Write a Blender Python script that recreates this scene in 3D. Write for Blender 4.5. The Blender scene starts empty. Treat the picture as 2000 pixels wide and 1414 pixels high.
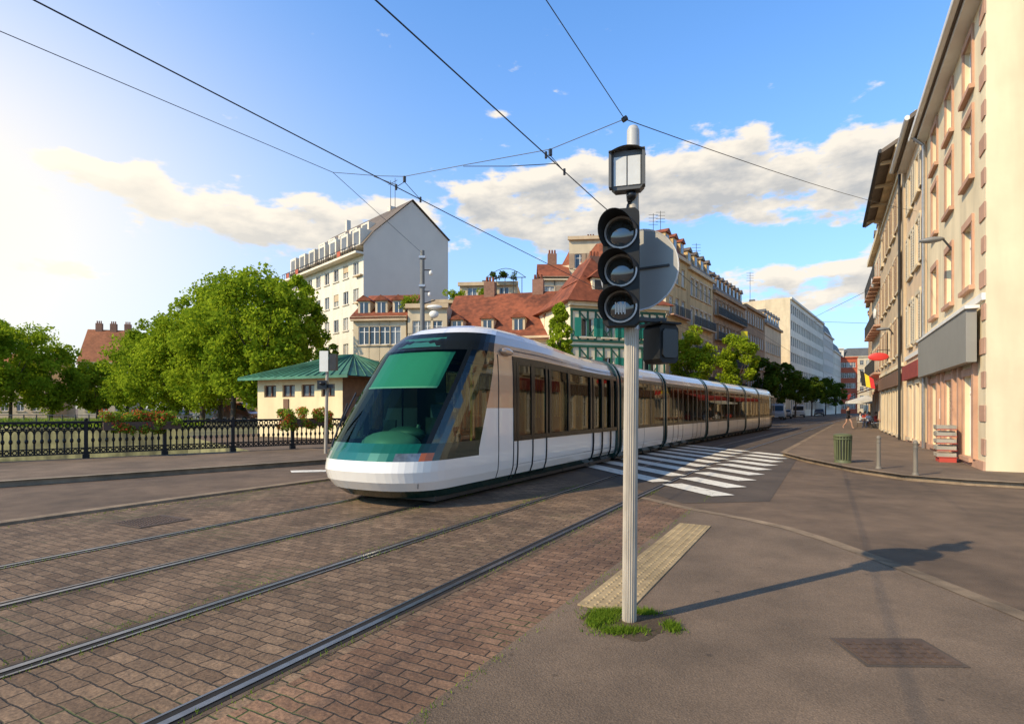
import bpy, math, random
import numpy as np
from mathutils import Vector, Matrix
from mathutils.geometry import tessellate_polygon
random.seed(3); rng=np.random.default_rng(5)
TH=math.radians(28.68); ST,CT=math.sin(TH),math.cos(TH)
def S(t,s,z=0.0): return Vector((CT*t+ST*s,-ST*t+CT*s,z))
MS=Matrix.Rotation(-TH,4,'Z')
scn=bpy.context.scene
# ------------------------------------------------------------------ materials
MATS={}
def mat(name,col,rough=.75,metal=0.,var=.15,scale=3.,bump=0,bscale=None,spec=.5,coat=0.,stretch=(1,1,1),speck=0.,streak=0.):
    if name in MATS: return MATS[name]
    m=bpy.data.materials.new(name); m.use_nodes=True; nt=m.node_tree; N=nt.nodes; L=nt.links
    b=N['Principled BSDF']; b.inputs['Roughness'].default_value=rough; b.inputs['Metallic'].default_value=metal
    b.inputs['Specular IOR Level'].default_value=spec; b.inputs['Coat Weight'].default_value=coat
    tc=N.new('ShaderNodeTexCoord'); mp=N.new('ShaderNodeMapping'); L.new(tc.outputs['Object'],mp.inputs[0]); mp.inputs['Scale'].default_value=stretch
    n=N.new('ShaderNodeTexNoise'); n.inputs['Scale'].default_value=scale; n.inputs['Detail'].default_value=6; L.new(mp.outputs[0],n.inputs['Vector'])
    n2=N.new('ShaderNodeTexNoise'); n2.inputs['Scale'].default_value=scale*.13; n2.inputs['Detail'].default_value=3; L.new(mp.outputs[0],n2.inputs['Vector'])
    ad=N.new('ShaderNodeMath'); ad.operation='ADD'; L.new(n.outputs[0],ad.inputs[0]); L.new(n2.outputs[0],ad.inputs[1])
    mr=N.new('ShaderNodeMapRange'); mr.inputs[1].default_value=.7; mr.inputs[2].default_value=1.3; L.new(ad.outputs[0],mr.inputs[0])
    mx=N.new('ShaderNodeMix'); mx.data_type='RGBA'; L.new(mr.outputs[0],mx.inputs[0])
    mx.inputs[6].default_value=[c*(1-var) for c in col]+[1]; mx.inputs[7].default_value=[min(1,c*(1+var)) for c in col]+[1]
    out=mx.outputs[2]
    def mulby(out,fac):
        vs=N.new('ShaderNodeVectorMath'); vs.operation='SCALE'; L.new(out,vs.inputs[0]); L.new(fac,vs.inputs['Scale']); return vs.outputs[0]
    if speck:   # aggregate speckle, small dark spots and larger stains
        s1=N.new('ShaderNodeTexNoise'); s1.inputs['Scale'].default_value=110; s1.inputs['Detail'].default_value=2; L.new(tc.outputs['Object'],s1.inputs['Vector'])
        r1=N.new('ShaderNodeMapRange'); r1.inputs[1].default_value=.3; r1.inputs[2].default_value=.7; r1.inputs[3].default_value=1-speck; r1.inputs[4].default_value=1+speck; L.new(s1.outputs[0],r1.inputs[0]); out=mulby(out,r1.outputs[0])
        s2=N.new('ShaderNodeTexVoronoi'); s2.inputs['Scale'].default_value=2.3; L.new(tc.outputs['Object'],s2.inputs['Vector'])
        r2=N.new('ShaderNodeMapRange'); r2.inputs[1].default_value=.035; r2.inputs[2].default_value=.06; r2.inputs[3].default_value=.62; r2.inputs[4].default_value=1; L.new(s2.outputs['Distance'],r2.inputs[0]); out=mulby(out,r2.outputs[0])
        s3=N.new('ShaderNodeTexNoise'); s3.inputs['Scale'].default_value=.55; s3.inputs['Detail'].default_value=7; s3.inputs['Roughness'].default_value=.65; L.new(tc.outputs['Object'],s3.inputs['Vector'])
        r3=N.new('ShaderNodeMapRange'); r3.inputs[1].default_value=.36; r3.inputs[2].default_value=.60; r3.inputs[3].default_value=.72; r3.inputs[4].default_value=1.08; L.new(s3.outputs[0],r3.inputs[0]); out=mulby(out,r3.outputs[0])
    if streak:  # rain streaks on rendered walls
        mp2=N.new('ShaderNodeMapping'); mp2.inputs['Scale'].default_value=(1.1,1.1,.16); L.new(tc.outputs['Object'],mp2.inputs[0])
        s4=N.new('ShaderNodeTexNoise'); s4.inputs['Scale'].default_value=1.2; s4.inputs['Detail'].default_value=6; L.new(mp2.outputs[0],s4.inputs['Vector'])
        r4=N.new('ShaderNodeMapRange'); r4.inputs[1].default_value=.3; r4.inputs[2].default_value=.62; r4.inputs[3].default_value=1-streak; r4.inputs[4].default_value=1.03; L.new(s4.outputs[0],r4.inputs[0]); out=mulby(out,r4.outputs[0])
    L.new(out,b.inputs['Base Color'])
    if bump:
        nb=N.new('ShaderNodeTexNoise'); nb.inputs['Scale'].default_value=bscale or scale*5; nb.inputs['Detail'].default_value=5; L.new(mp.outputs[0],nb.inputs['Vector'])
        bp=N.new('ShaderNodeBump'); bp.inputs['Strength'].default_value=bump; bp.inputs['Distance'].default_value=.02
        L.new(nb.outputs[0],bp.inputs['Height']); L.new(bp.outputs[0],b.inputs['Normal'])
    MATS[name]=m; return m
def brickmat(name,c1,c2,cm,bw,rh,ms=.012,rough=.85,bump=.6,green=0.,var=.35):
    if name in MATS: return MATS[name]
    m=bpy.data.materials.new(name); m.use_nodes=True; nt=m.node_tree; N=nt.nodes; L=nt.links
    b=N['Principled BSDF']; b.inputs['Roughness'].default_value=rough
    tc=N.new('ShaderNodeTexCoord'); 
    nw=N.new('ShaderNodeTexNoise'); nw.inputs['Scale'].default_value=5.; nw.inputs['Detail'].default_value=3; L.new(tc.outputs['Object'],nw.inputs['Vector'])
    vm=N.new('ShaderNodeVectorMath'); vm.operation='MULTIPLY_ADD'; L.new(nw.outputs['Color'],vm.inputs[0]); vm.inputs[1].default_value=(.055,.055,0); L.new(tc.outputs['Object'],vm.inputs[2])
    br=N.new('ShaderNodeTexBrick'); L.new(vm.outputs[0],br.inputs['Vector']); br.inputs['Scale'].default_value=1; br.inputs['Brick Width'].default_value=bw; br.inputs['Row Height'].default_value=rh
    br.inputs['Mortar Size'].default_value=ms; br.inputs['Mortar Smooth'].default_value=.8; br.inputs['Color1'].default_value=(*c1,1); br.inputs['Color2'].default_value=(*c2,1); br.inputs['Mortar'].default_value=(*cm,1)
    n=N.new('ShaderNodeTexNoise'); n.inputs['Scale'].default_value=.8; n.inputs['Detail'].default_value=10; n.inputs['Roughness'].default_value=.72; L.new(tc.outputs['Object'],n.inputs['Vector'])
    mr=N.new('ShaderNodeMapRange'); mr.inputs[1].default_value=.3; mr.inputs[2].default_value=.7; mr.inputs[3].default_value=1-var; mr.inputs[4].default_value=1+var; L.new(n.outputs[0],mr.inputs[0])
    vs=N.new('ShaderNodeVectorMath'); vs.operation='SCALE'; L.new(br.outputs['Color'],vs.inputs[0]); L.new(mr.outputs[0],vs.inputs['Scale'])
    g=N.new('ShaderNodeTexNoise'); g.inputs['Scale'].default_value=45; g.inputs['Detail'].default_value=3; L.new(tc.outputs['Object'],g.inputs['Vector'])
    gr=N.new('ShaderNodeMapRange'); gr.inputs[1].default_value=.3; gr.inputs[2].default_value=.7; gr.inputs[3].default_value=.68; gr.inputs[4].default_value=1.28; L.new(g.outputs[0],gr.inputs[0])
    v2=N.new('ShaderNodeVectorMath'); v2.operation='SCALE'; L.new(vs.outputs[0],v2.inputs[0]); L.new(gr.outputs[0],v2.inputs['Scale'])
    out=v2.outputs[0]
    if green:
        n3=N.new('ShaderNodeTexNoise'); n3.inputs['Scale'].default_value=.9; n3.inputs['Detail'].default_value=6; L.new(tc.outputs['Object'],n3.inputs['Vector'])
        r3=N.new('ShaderNodeMapRange'); r3.inputs[1].default_value=.54; r3.inputs[2].default_value=.66; L.new(n3.outputs[0],r3.inputs[0])
        mu=N.new('ShaderNodeMath'); mu.operation='MULTIPLY'; L.new(r3.outputs[0],mu.inputs[0]); L.new(br.outputs['Fac'],mu.inputs[1])
        mx=N.new('ShaderNodeMix'); mx.data_type='RGBA'; L.new(mu.outputs[0],mx.inputs[0]); L.new(out,mx.inputs[6]); mx.inputs[7].default_value=(.07,.1,.02,1); out=mx.outputs[2]
    L.new(out,b.inputs['Base Color'])
    nb=N.new('ShaderNodeTexNoise'); nb.inputs['Scale'].default_value=14; nb.inputs['Detail'].default_value=6; L.new(tc.outputs['Object'],nb.inputs['Vector'])
    sb=N.new('ShaderNodeMath'); sb.operation='SUBTRACT'; L.new(nb.outputs[0],sb.inputs[0]); L.new(br.outputs['Fac'],sb.inputs[1])
    bp=N.new('ShaderNodeBump'); bp.inputs['Strength'].default_value=bump; bp.inputs['Distance'].default_value=.025; L.new(sb.outputs[0],bp.inputs['Height']); L.new(bp.outputs[0],b.inputs['Normal'])
    MATS[name]=m; return m
def tilemat(name,c,var=.3,row=.3):
    if name in MATS: return MATS[name]
    m=mat(name,c,rough=.8,var=var,scale=2.5)
    nt=m.node_tree; N=nt.nodes; L=nt.links; b=N['Principled BSDF']
    tc=N.new('ShaderNodeTexCoord'); w=N.new('ShaderNodeTexWave'); w.bands_direction='Z'; w.inputs['Scale'].default_value=.31/row; w.wave_profile='SAW'; w.inputs['Distortion'].default_value=.6; w.inputs['Detail Scale'].default_value=2
    L.new(tc.outputs['Object'],w.inputs['Vector'])
    bp=N.new('ShaderNodeBump'); bp.inputs['Strength'].default_value=.8; bp.inputs['Distance'].default_value=.06; L.new(w.outputs[0],bp.inputs['Height']); L.new(bp.outputs[0],b.inputs['Normal'])
    return m
def leafmat(name,c1,c2,tr=.35):
    m=bpy.data.materials.new(name); m.use_nodes=True; nt=m.node_tree; N=nt.nodes; L=nt.links
    N.remove(N['Principled BSDF']); out=N['Material Output']
    g=N.new('ShaderNodeNewGeometry'); tc=N.new('ShaderNodeTexCoord'); n=N.new('ShaderNodeTexNoise'); n.inputs['Scale'].default_value=.45; n.inputs['Detail'].default_value=2; L.new(tc.outputs['Object'],n.inputs['Vector'])
    a=N.new('ShaderNodeMath'); a.operation='MULTIPLY_ADD'; L.new(g.outputs['Random Per Island'],a.inputs[0]); a.inputs[1].default_value=.5; 
    mr=N.new('ShaderNodeMapRange'); mr.inputs[1].default_value=.35; mr.inputs[2].default_value=.65; mr.inputs[4].default_value=.5; L.new(n.outputs[0],mr.inputs[0]); L.new(mr.outputs[0],a.inputs[2])
    mx=N.new('ShaderNodeMix'); mx.data_type='RGBA'; L.new(a.outputs[0],mx.inputs[0]); mx.inputs[6].default_value=(*c1,1); mx.inputs[7].default_value=(*c2,1)
    d=N.new('ShaderNodeBsdfDiffuse'); t=N.new('ShaderNodeBsdfTranslucent'); L.new(mx.outputs[2],d.inputs[0]); L.new(mx.outputs[2],t.inputs[0])
    ms=N.new('ShaderNodeMixShader'); ms.inputs[0].default_value=tr; L.new(d.outputs[0],ms.inputs[1]); L.new(t.outputs[0],ms.inputs[2]); L.new(ms.outputs[0],out.inputs[0])
    MATS[name]=m; return m
def glassmat(name,tint,refl=.12,rough=.02,k=1.3,gc=(.85,.93,.92)):
    m=bpy.data.materials.new(name); m.use_nodes=True; nt=m.node_tree; N=nt.nodes; L=nt.links
    N.remove(N['Principled BSDF']); out=N['Material Output']
    t=N.new('ShaderNodeBsdfTransparent'); t.inputs[0].default_value=(*tint,1)
    g=N.new('ShaderNodeBsdfGlossy'); g.inputs['Roughness'].default_value=rough; g.inputs[0].default_value=(*gc,1)
    f=N.new('ShaderNodeFresnel'); f.inputs[0].default_value=1.5
    a=N.new('ShaderNodeMath'); a.operation='MULTIPLY_ADD'; a.use_clamp=True; L.new(f.outputs[0],a.inputs[0]); a.inputs[1].default_value=k; a.inputs[2].default_value=refl
    ms=N.new('ShaderNodeMixShader'); L.new(a.outputs[0],ms.inputs[0]); L.new(t.outputs[0],ms.inputs[1]); L.new(g.outputs[0],ms.inputs[2]); L.new(ms.outputs[0],out.inputs[0])
    MATS[name]=m; return m
GL=mat('window_glass',(.03,.035,.04),rough=.06,var=.3,scale=1,spec=.8)
GL2=mat('window_glass_curtain',(.36,.33,.27),rough=.25,var=.3,scale=2,spec=.6)
GL3=mat('window_glass_pale',(.12,.13,.14),rough=.1,var=.3,scale=1,spec=.8)
WHITE=mat('white_paint',(.78,.75,.68),rough=.5,var=.06)
BLACK=mat('black_plastic',(.012,.012,.013),rough=.35,var=.2)
DARK=mat('dark_metal',(.03,.029,.028),rough=.5,var=.3,scale=6)
STEEL=mat('galvanised_steel',(.42,.42,.42),rough=.42,metal=.7,var=.15,scale=8)
STONE=mat('kerb_stone',(.27,.215,.15),rough=.85,var=.3,scale=4,bump=.4,speck=.15)
# ------------------------------------------------------------------ mesh builder
class Part:
    def __init__(s,m,smooth): s.v=[];s.f=[];s.m=m;s.smooth=smooth
class O:
    def __init__(s,name,M=None): s.name=name; s.p={}; s.M=M or Matrix.Identity(4)
    def part(s,pn,m=None,smooth=False):
        if pn not in s.p: s.p[pn]=Part(m,smooth)
        return s.p[pn]
    def add(s,pn,m,vs,fs,smooth=False):
        p=s.part(pn,m,smooth); k=len(p.v); p.v+= [tuple(s.M@Vector(v)) for v in vs]; p.f+=[tuple(i+k for i in f) for f in fs]
    def box(s,pn,m,x0,x1,y0,y1,z0,z1,M=None):
        vs=[Vector(v) for v in [(x0,y0,z0),(x1,y0,z0),(x1,y1,z0),(x0,y1,z0),(x0,y0,z1),(x1,y0,z1),(x1,y1,z1),(x0,y1,z1)]]
        if M: vs=[M@v for v in vs]
        s.add(pn,m,vs,[(0,3,2,1),(4,5,6,7),(0,1,5,4),(1,2,6,5),(2,3,7,6),(3,0,4,7)])
    def cyl(s,pn,m,a,b,r0,r1=None,n=10,cap=True,smooth=True):
        a=Vector(a);b=Vector(b); r1=r0 if r1 is None else r1; d=(b-a).normalized(); q=d.to_track_quat('Z','Y')
        vs=[];
        for c,r in((a,r0),(b,r1)):
            for i in range(n):
                an=2*math.pi*i/n; vs.append(c+q@Vector((r*math.cos(an),r*math.sin(an),0)))
        fs=[(i,(i+1)%n,n+(i+1)%n,n+i) for i in range(n)]
        if cap: fs+=[tuple(range(n-1,-1,-1)),tuple(range(n,2*n))]
        s.add(pn,m,vs,fs,smooth)
    def ell(s,pn,m,c,r,n=12,k=8,M=None,smooth=True):
        vs=[];fs=[]
        for j in range(k+1):
            ph=math.pi*j/k
            for i in range(n):
                an=2*math.pi*i/n; v=Vector((r[0]*math.sin(ph)*math.cos(an),r[1]*math.sin(ph)*math.sin(an),r[2]*math.cos(ph)))
                if M: v=M@v
                vs.append(v+Vector(c))
        for j in range(k):
            for i in range(n): fs.append((j*n+i,(j+1)*n+i,(j+1)*n+(i+1)%n,j*n+(i+1)%n))
        s.add(pn,m,vs,fs,smooth)
    def tube(s,pn,m,pts,r,n=6):
        for a,b in zip(pts[:-1],pts[1:]): s.cyl(pn,m,a,b,r,r,n,cap=True)
    def finish(s,loc=None):
        objs=[]
        for pn,p in s.p.items():
            if not p.f: continue
            me=bpy.data.meshes.new(pn); me.from_pydata(p.v,[],p.f); me.update()
            if p.m: me.materials.append(p.m)
            if p.smooth:
                me.polygons.foreach_set('use_smooth',[True]*len(me.polygons))
                try: me.set_sharp_from_angle(angle=math.radians(45))
                except Exception: pass
            ob=bpy.data.objects.new(pn,me); objs.append(ob); scn.collection.objects.link(ob)
        if len(objs)==1: objs[0].name=s.name; return objs[0]
        e=bpy.data.objects.new(s.name,None); scn.collection.objects.link(e)
        for ob in objs: ob.parent=e
        return e
def sheet(name,pts,z,m,local=False,hole=None):
    """flat sheet; pts world XY, or (t,s) street coordinates if local"""
    loops=[[Vector((p[0],p[1],0)) for p in pts]]
    if hole: loops.append([Vector((p[0],p[1],0)) for p in hole])
    tr=tessellate_polygon(loops); vs=[v for l in loops for v in l]
    fs=[]
    for t in tr:
        a,b,c=[vs[i] for i in t]
        fs.append(t if (b-a).cross(c-a).z>0 else (t[0],t[2],t[1]))
    me=bpy.data.meshes.new(name); me.from_pydata([(v.x,v.y,z) for v in vs],[],fs); me.materials.append(m)
    ob=bpy.data.objects.new(name,me); scn.collection.objects.link(ob)
    if local: ob.rotation_euler[2]=-TH
    return ob
def slab(name,pts,z0,z1,m,mk=None,M=None,kerb=.0):
    o=O(name,M); n=len(pts)
    a=sum(pts[i][0]*pts[(i+1)%n][1]-pts[(i+1)%n][0]*pts[i][1] for i in range(n))
    if a<0: pts=pts[::-1]
    o.add('surface',m,[(x,y,z1) for x,y in pts],[tuple(range(n))])
    o.add('kerb',mk or m,[(x,y,z0) for x,y in pts]+[(x,y,z1) for x,y in pts],[(i,(i+1)%n,n+(i+1)%n,n+i) for i in range(n)])
    return o
# ------------------------------------------------------------------ world / sky
def build_world():
    w=bpy.data.worlds.new("World"); scn.world=w; w.use_nodes=True; nt=w.node_tree; N=nt.nodes; L=nt.links
    bg=N['Background']; bg.inputs[1].default_value=.1
    sky=N.new('ShaderNodeTexSky'); sky.sky_type='NISHITA'; sky.sun_disc=False; sky.sun_elevation=math.radians(35); sky.sun_rotation=math.radians(240.6)
    sky.air_density=1.0; sky.dust_density=.6; sky.ozone_density=2.0
    tc=N.new('ShaderNodeTexCoord'); sp=N.new('ShaderNodeSeparateXYZ'); L.new(tc.outputs['Generated'],sp.inputs[0])
    def M(op,a,b=None,c=None,clamp=False):
        n=N.new('ShaderNodeMath'); n.operation=op; n.use_clamp=clamp
        for i,v in enumerate((a,b,c)):
            if v is None: continue
            if isinstance(v,(int,float)): n.inputs[i].default_value=v
            else: L.new(v,n.inputs[i])
        return n.outputs[0]
    az=M('ARCTAN2',sp.outputs[0],sp.outputs[1]); el=M('ARCSINE',sp.outputs[2])
    def dens(dz):
        e2=M('ADD',el,dz)
        cv=N.new('ShaderNodeCombineXYZ'); L.new(M('MULTIPLY',az,6.),cv.inputs[0]); L.new(M('MULTIPLY',e2,14.),cv.inputs[1]); cv.inputs[2].default_value=3.3
        n=N.new('ShaderNodeTexNoise'); n.inputs['Scale'].default_value=1.9; n.inputs['Detail'].default_value=10; n.inputs['Roughness'].default_value=.57; L.new(cv.outputs[0],n.inputs['Vector'])
        blobs=[(-.44,.300,.17,.038,1.1),(-.30,.288,.12,.040,1.1),(-.18,.31,.07,.03,.9),(.10,.36,.14,.045,1.0),(.30,.375,.18,.050,1.1),(.02,.33,.12,.04,.9),(.08,.300,.08,.04,.9),(.42,.34,.15,.045,1),(.585,.33,.10,.05,1.1),(.48,.205,.16,.022,1.1),(.50,.165,.18,.02,.9),(-.64,.325,.07,.022,1.1),(-.018,.476,.035,.008,1),(-.62,.19,.12,.012,.7),(-.06,.325,.03,.01,.5),(-1.3,.35,.3,.06,1),(1.3,.3,.4,.06,1),(2.4,.4,.5,.1,1),(-2.4,.35,.5,.08,1)]
        tot=None
        for (ca,ce,wa,we,st) in blobs:
            da=M('DIVIDE',M('SUBTRACT',az,ca),wa); de=M('DIVIDE',M('SUBTRACT',e2,ce),we)
            r=M('ADD',M('MULTIPLY',da,da),M('MULTIPLY',de,de)); g=M('MULTIPLY',M('EXPONENT',M('MULTIPLY',r,-.8)),st)
            tot=g if tot is None else M('ADD',tot,g)
        tot=M('MINIMUM',tot,1.1)
        return M('ADD',M('MULTIPLY',tot,.42),M('MULTIPLY_ADD',n.outputs[0],1.2,-.12))
    d0=dens(0.); d1=dens(.020)
    mask=N.new('ShaderNodeMapRange'); mask.interpolation_type='SMOOTHSTEP'; mask.inputs[1].default_value=.69; mask.inputs[2].default_value=.86; L.new(d0,mask.inputs[0])
    sh=N.new('ShaderNodeMapRange'); sh.inputs[1].default_value=-.04; sh.inputs[2].default_value=.32; L.new(M('SUBTRACT',d1,.76),sh.inputs[0])
    cc=N.new('ShaderNodeMix'); cc.data_type='RGBA'; L.new(sh.outputs[0],cc.inputs[0]); cc.inputs[6].default_value=(10.2,9.4,8.2,1); cc.inputs[7].default_value=(5.6,5.7,5.8,1)
    tint=N.new('ShaderNodeVectorMath'); tint.operation='MULTIPLY'; L.new(sky.outputs[0],tint.inputs[0]); tint.inputs[1].default_value=(1.05,2.35,3.4)
    hz=M('EXPONENT',M('MULTIPLY',M('MAXIMUM',el,0.),-3.8)); 
    m0=N.new('ShaderNodeMix'); m0.data_type='RGBA'; L.new(M('MULTIPLY',hz,.94),m0.inputs[0]); L.new(tint.outputs[0],m0.inputs[6]); m0.inputs[7].default_value=(7.7,8.0,7.9,1)
    # zenith dimmed above the camera's view, added to cut sky fill on the ground
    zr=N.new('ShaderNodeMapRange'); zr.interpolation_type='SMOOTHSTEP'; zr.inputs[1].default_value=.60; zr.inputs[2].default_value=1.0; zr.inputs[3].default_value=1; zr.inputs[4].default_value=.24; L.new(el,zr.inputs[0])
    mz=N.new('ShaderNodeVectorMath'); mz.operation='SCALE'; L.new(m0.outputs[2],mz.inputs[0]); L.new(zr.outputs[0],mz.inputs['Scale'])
    ga=M('DIVIDE',M('ADD',az,.92),.46); ge=M('DIVIDE',M('SUBTRACT',el,.24),.29)
    gl=M('EXPONENT',M('MULTIPLY',M('ADD',M('MULTIPLY',ga,ga),M('MULTIPLY',ge,ge)),-1.))
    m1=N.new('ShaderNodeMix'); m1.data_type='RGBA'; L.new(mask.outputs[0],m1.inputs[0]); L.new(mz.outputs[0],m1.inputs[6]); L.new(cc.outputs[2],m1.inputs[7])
    m2=N.new('ShaderNodeMix'); m2.data_type='RGBA'; L.new(M('MULTIPLY',gl,1.05,clamp=True),m2.inputs[0]); L.new(m1.outputs[2],m2.inputs[6]); m2.inputs[7].default_value=(11.8,10.7,8.9,1)
    L.new(m2.outputs[2],bg.inputs[0])
build_world()
sd=Vector((.87*math.cos(math.radians(35)),.49*math.cos(math.radians(35)),-math.sin(math.radians(35))))
sl=bpy.data.lights.new('sun','SUN'); sl.energy=5.0; sl.angle=math.radians(.5); sl.color=(1,.81,.53)
so=bpy.data.objects.new('sun',sl); so.rotation_euler=sd.to_track_quat('-Z','Y').to_euler(); scn.collection.objects.link(so)
cam=bpy.data.cameras.new('camera'); co=bpy.data.objects.new('camera',cam); co.location=(0,0,1.67); co.rotation_euler=(math.pi/2,0,0)
cam.sensor_width=36; cam.lens=1115/2000*36; cam.shift_y=90/2000; cam.clip_end=3000; cam.clip_start=.05; scn.collection.objects.link(co); scn.camera=co
scn.view_settings.view_transform='Standard'; scn.view_settings.look='None'; scn.view_settings.exposure=0
# ------------------------------------------------------------------ ground
ASPH=mat('asphalt',(.150,.100,.064),rough=.88,var=.2,scale=2.2,bump=.5,bscale=90,speck=.3)
ASPH2=mat('asphalt_pavement',(.178,.124,.082),rough=.88,var=.2,scale=1.8,bump=.5,bscale=80,speck=.3)
ASPHD=mat('asphalt_shade_and_frame',(.088,.065,.048),rough=.85,var=.2,scale=1.5,bump=.4,bscale=80,speck=.28)  # asphalt darkened to carry tram and building shade; also manhole frames
chan=[(-60,-22),(-9.2,21.0),(-19,33.5),(-26,47),(-110,68),(-160,20)]
sheet('ground',[(-1500,-600),(1500,-600),(1500,2200),(-1500,2200)],0,ASPH,hole=chan)
WATER=mat('water',(.03,.045,.03),rough=.08,var=.3,scale=.5,bump=.3,bscale=3)
sheet('river_water',[(-170,-30),(-5,-30),(-5,75),(-170,75)],-3.0,WATER)
o=O('river_wall')
n=len(chan)
RWm=mat('quay_stone',(.21,.19,.08),rough=.9,var=.6,scale=.9,bump=.4,streak=.5)
for i in range(n):
    a=chan[i];b=chan[(i+1)%n]; o.add('walls',RWm,[(a[0],a[1],-3.2),(b[0],b[1],-3.2),(b[0],b[1],0),(a[0],a[1],0)],[(0,1,2,3)])
o.finish()
def cst(s): # lateral shift of the tracks: gentle bend to the right
    x=(s-20)/3.0
    return .072*3.0*math.log1p(math.exp(x)) if x<20 else .072*(s-20)
SETT=brickmat('sett_paving',(.125,.076,.043),(.215,.138,.082),(.045,.029,.018),.215,.115,.009,green=.5,var=.55)
REDB=brickmat('red_brick_paving',(.155,.083,.046),(.225,.128,.074),(.06,.038,.023),.22,.1,.009,green=.4,var=.55)
sheet('sett_paving',[(-10.2,-20),(-2.85,-20),(-2.85,10.4),(-5.4,12.5),(-10.2,16.6)],.004,SETT,True)
sheet('red_brick_paving',[(-2.85,-20),(-1.95,-20),(-1.95,9.7),(-2.85,10.4)],.004,REDB,True)
sheet('near_pavement',[(-1.95,-20),(12,-20),(8,-6),(4.2,0.5),(1.5,5.8),(0.05,8.2),(-1.0,9.2),(-1.95,9.7)],.004,ASPH2,True)
def ribbon(name,pts,w,z,m,M=None):
    o=O(name,M); L=[];R=[]
    for i,p in enumerate(pts):
        a=Vector(pts[max(i-1,0)][:2]);b=Vector(pts[min(i+1,len(pts)-1)][:2]); d=(b-a).normalized(); nn=Vector((-d.y,d.x))*w/2
        L.append((p[0]+nn.x,p[1]+nn.y,z));R.append((p[0]-nn.x,p[1]-nn.y,z))
    k=len(pts); o.add('strip',m,L+R,[(k+i,k+i+1,i+1,i) for i in range(k-1)]); return o.finish()
KL=mat('pale_kerb_stone',(.25,.18,.115),rough=.9,var=.4,scale=5,bump=.4,speck=.2)
ribbon('flush_kerb',[(8,-6),(4.2,0.5),(1.5,5.8),(.7,7.2),(0.05,8.2),(-.45,8.8),(-1.0,9.2),(-1.95,9.7),(-3,10.5)],.18,.009,KL,MS)
# tactile strip with studs
o=O('tactile_paving',MS); TM=mat('tactile_paving',(.38,.28,.15),rough=.85,var=.3,scale=8,speck=.1)
o.box('slab',TM,-1.83,-1.40,4.5,8.4,0,.016)
for j in range(52):
    for i in range(5):
        o.cyl('studs',TM,(-1.77+i*.08,4.56+j*.074,.014),(-1.77+i*.08,4.56+j*.074,.024),.018,.013,6)
o.finish()
# rails
RAIL=mat('rail_steel',(.30,.27,.24),rough=.33,metal=.9,var=.3,scale=12)
GRO=mat('rail_groove',(.012,.010,.009),rough=.9)
RCON=mat('rail_concrete',(.11,.074,.048),rough=.9,var=.4,scale=5,speck=.2)
ss=[-20,-10,0,5,10,14,16,18,20,22,24,26,28,30,34,38,42,46,50,56,64,72,85,100,130,160]
def railobj(t0,g=1.5):
    o=O('tram_rails',MS)
    for sgn in(-1,1):
        for (c,w,z,mm,pn) in((0,.22,.0065,RCON,'bed'),(.0,.05,.016,RAIL,'head'),(-sgn*.055,.055,.010,GRO,'groove'),(sgn*.045,.035,.009,GRO,'shadow_gap'),(-sgn*.095,.020,.014,RAIL,'guard')):
            L=[(t0+sgn*g/2+c-w/2+cst(s),s,z) for s in ss];R=[(t0+sgn*g/2+c+w/2+cst(s),s,z) for s in ss]
            k=len(ss); o.add(pn,mm,L+R,[(i,k+i,k+i+1,i+1) for i in range(k-1)])
    o.finish()
railobj(-3.80); railobj(-6.82)
# zebra crossing
def wornpaint():
    m=mat('road_paint',(.76,.72,.63),rough=.7,var=.15,scale=9); nt=m.node_tree; N=nt.nodes; L=nt.links; b=N['Principled BSDF']
    tc=N.new('ShaderNodeTexCoord'); n=N.new('ShaderNodeTexNoise'); n.inputs['Scale'].default_value=7; n.inputs['Detail'].default_value=10; n.inputs['Roughness'].default_value=.75; L.new(tc.outputs['Object'],n.inputs['Vector'])
    r=N.new('ShaderNodeMapRange'); r.inputs[1].default_value=.56; r.inputs[2].default_value=.66; L.new(n.outputs[0],r.inputs[0])
    src=b.inputs['Base Color'].links[0].from_socket; mx=N.new('ShaderNodeMix'); mx.data_type='RGBA'; L.new(r.outputs[0],mx.inputs[0]); L.new(src,mx.inputs[6]); mx.inputs[7].default_value=(.2,.165,.13,1); L.new(mx.outputs[2],b.inputs['Base Color']); return m
PW=wornpaint()
o=O('zebra_crossing'); v=Vector((.288,-.958)); ld=Vector((.525,.851))
base=Vector((4.0,10.8)); pw=Vector((.958,.288))
def st(a,b,w=.25):
    o.add('stripes',PW,[(a.x-pw.x*w,a.y-pw.y*w,.018),(b.x-pw.x*w,b.y-pw.y*w,.018),(b.x+pw.x*w,b.y+pw.y*w,.018),(a.x+pw.x*w,a.y+pw.y*w,.018)],[(0,1,2,3)])
for k in range(9):
    e=base+ld*(1.32*k)
    st(e-v*1.75,e); st(e-v*6.2,e-v*2.15)
o.finish()
sheet('crossing_shade_patch',[(1.2,17.5),(3.0,10.0),(4.6,10.2),(10.4,20.6),(30,53),(50,90),(40,90),(8.0,27.0)],.0045,ASPHD)  # dark sheet painting the shade of tram and buildings over crossing and street
slab('tramway_kerb_stone',[(-10.75,-20),(-10.5,-20),(-10.2,6),(-10.0,10),(-9.8,13.6),(-9.7,17),(-9.92,17),(-10.0,13.6),(-10.2,10),(-10.42,6)],0,.046,KL,M=MS).finish()
PAVL=mat('bridge_pavement',(.185,.128,.083),rough=.9,var=.25,scale=2,bump=.4,bscale=60,speck=.25)
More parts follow.
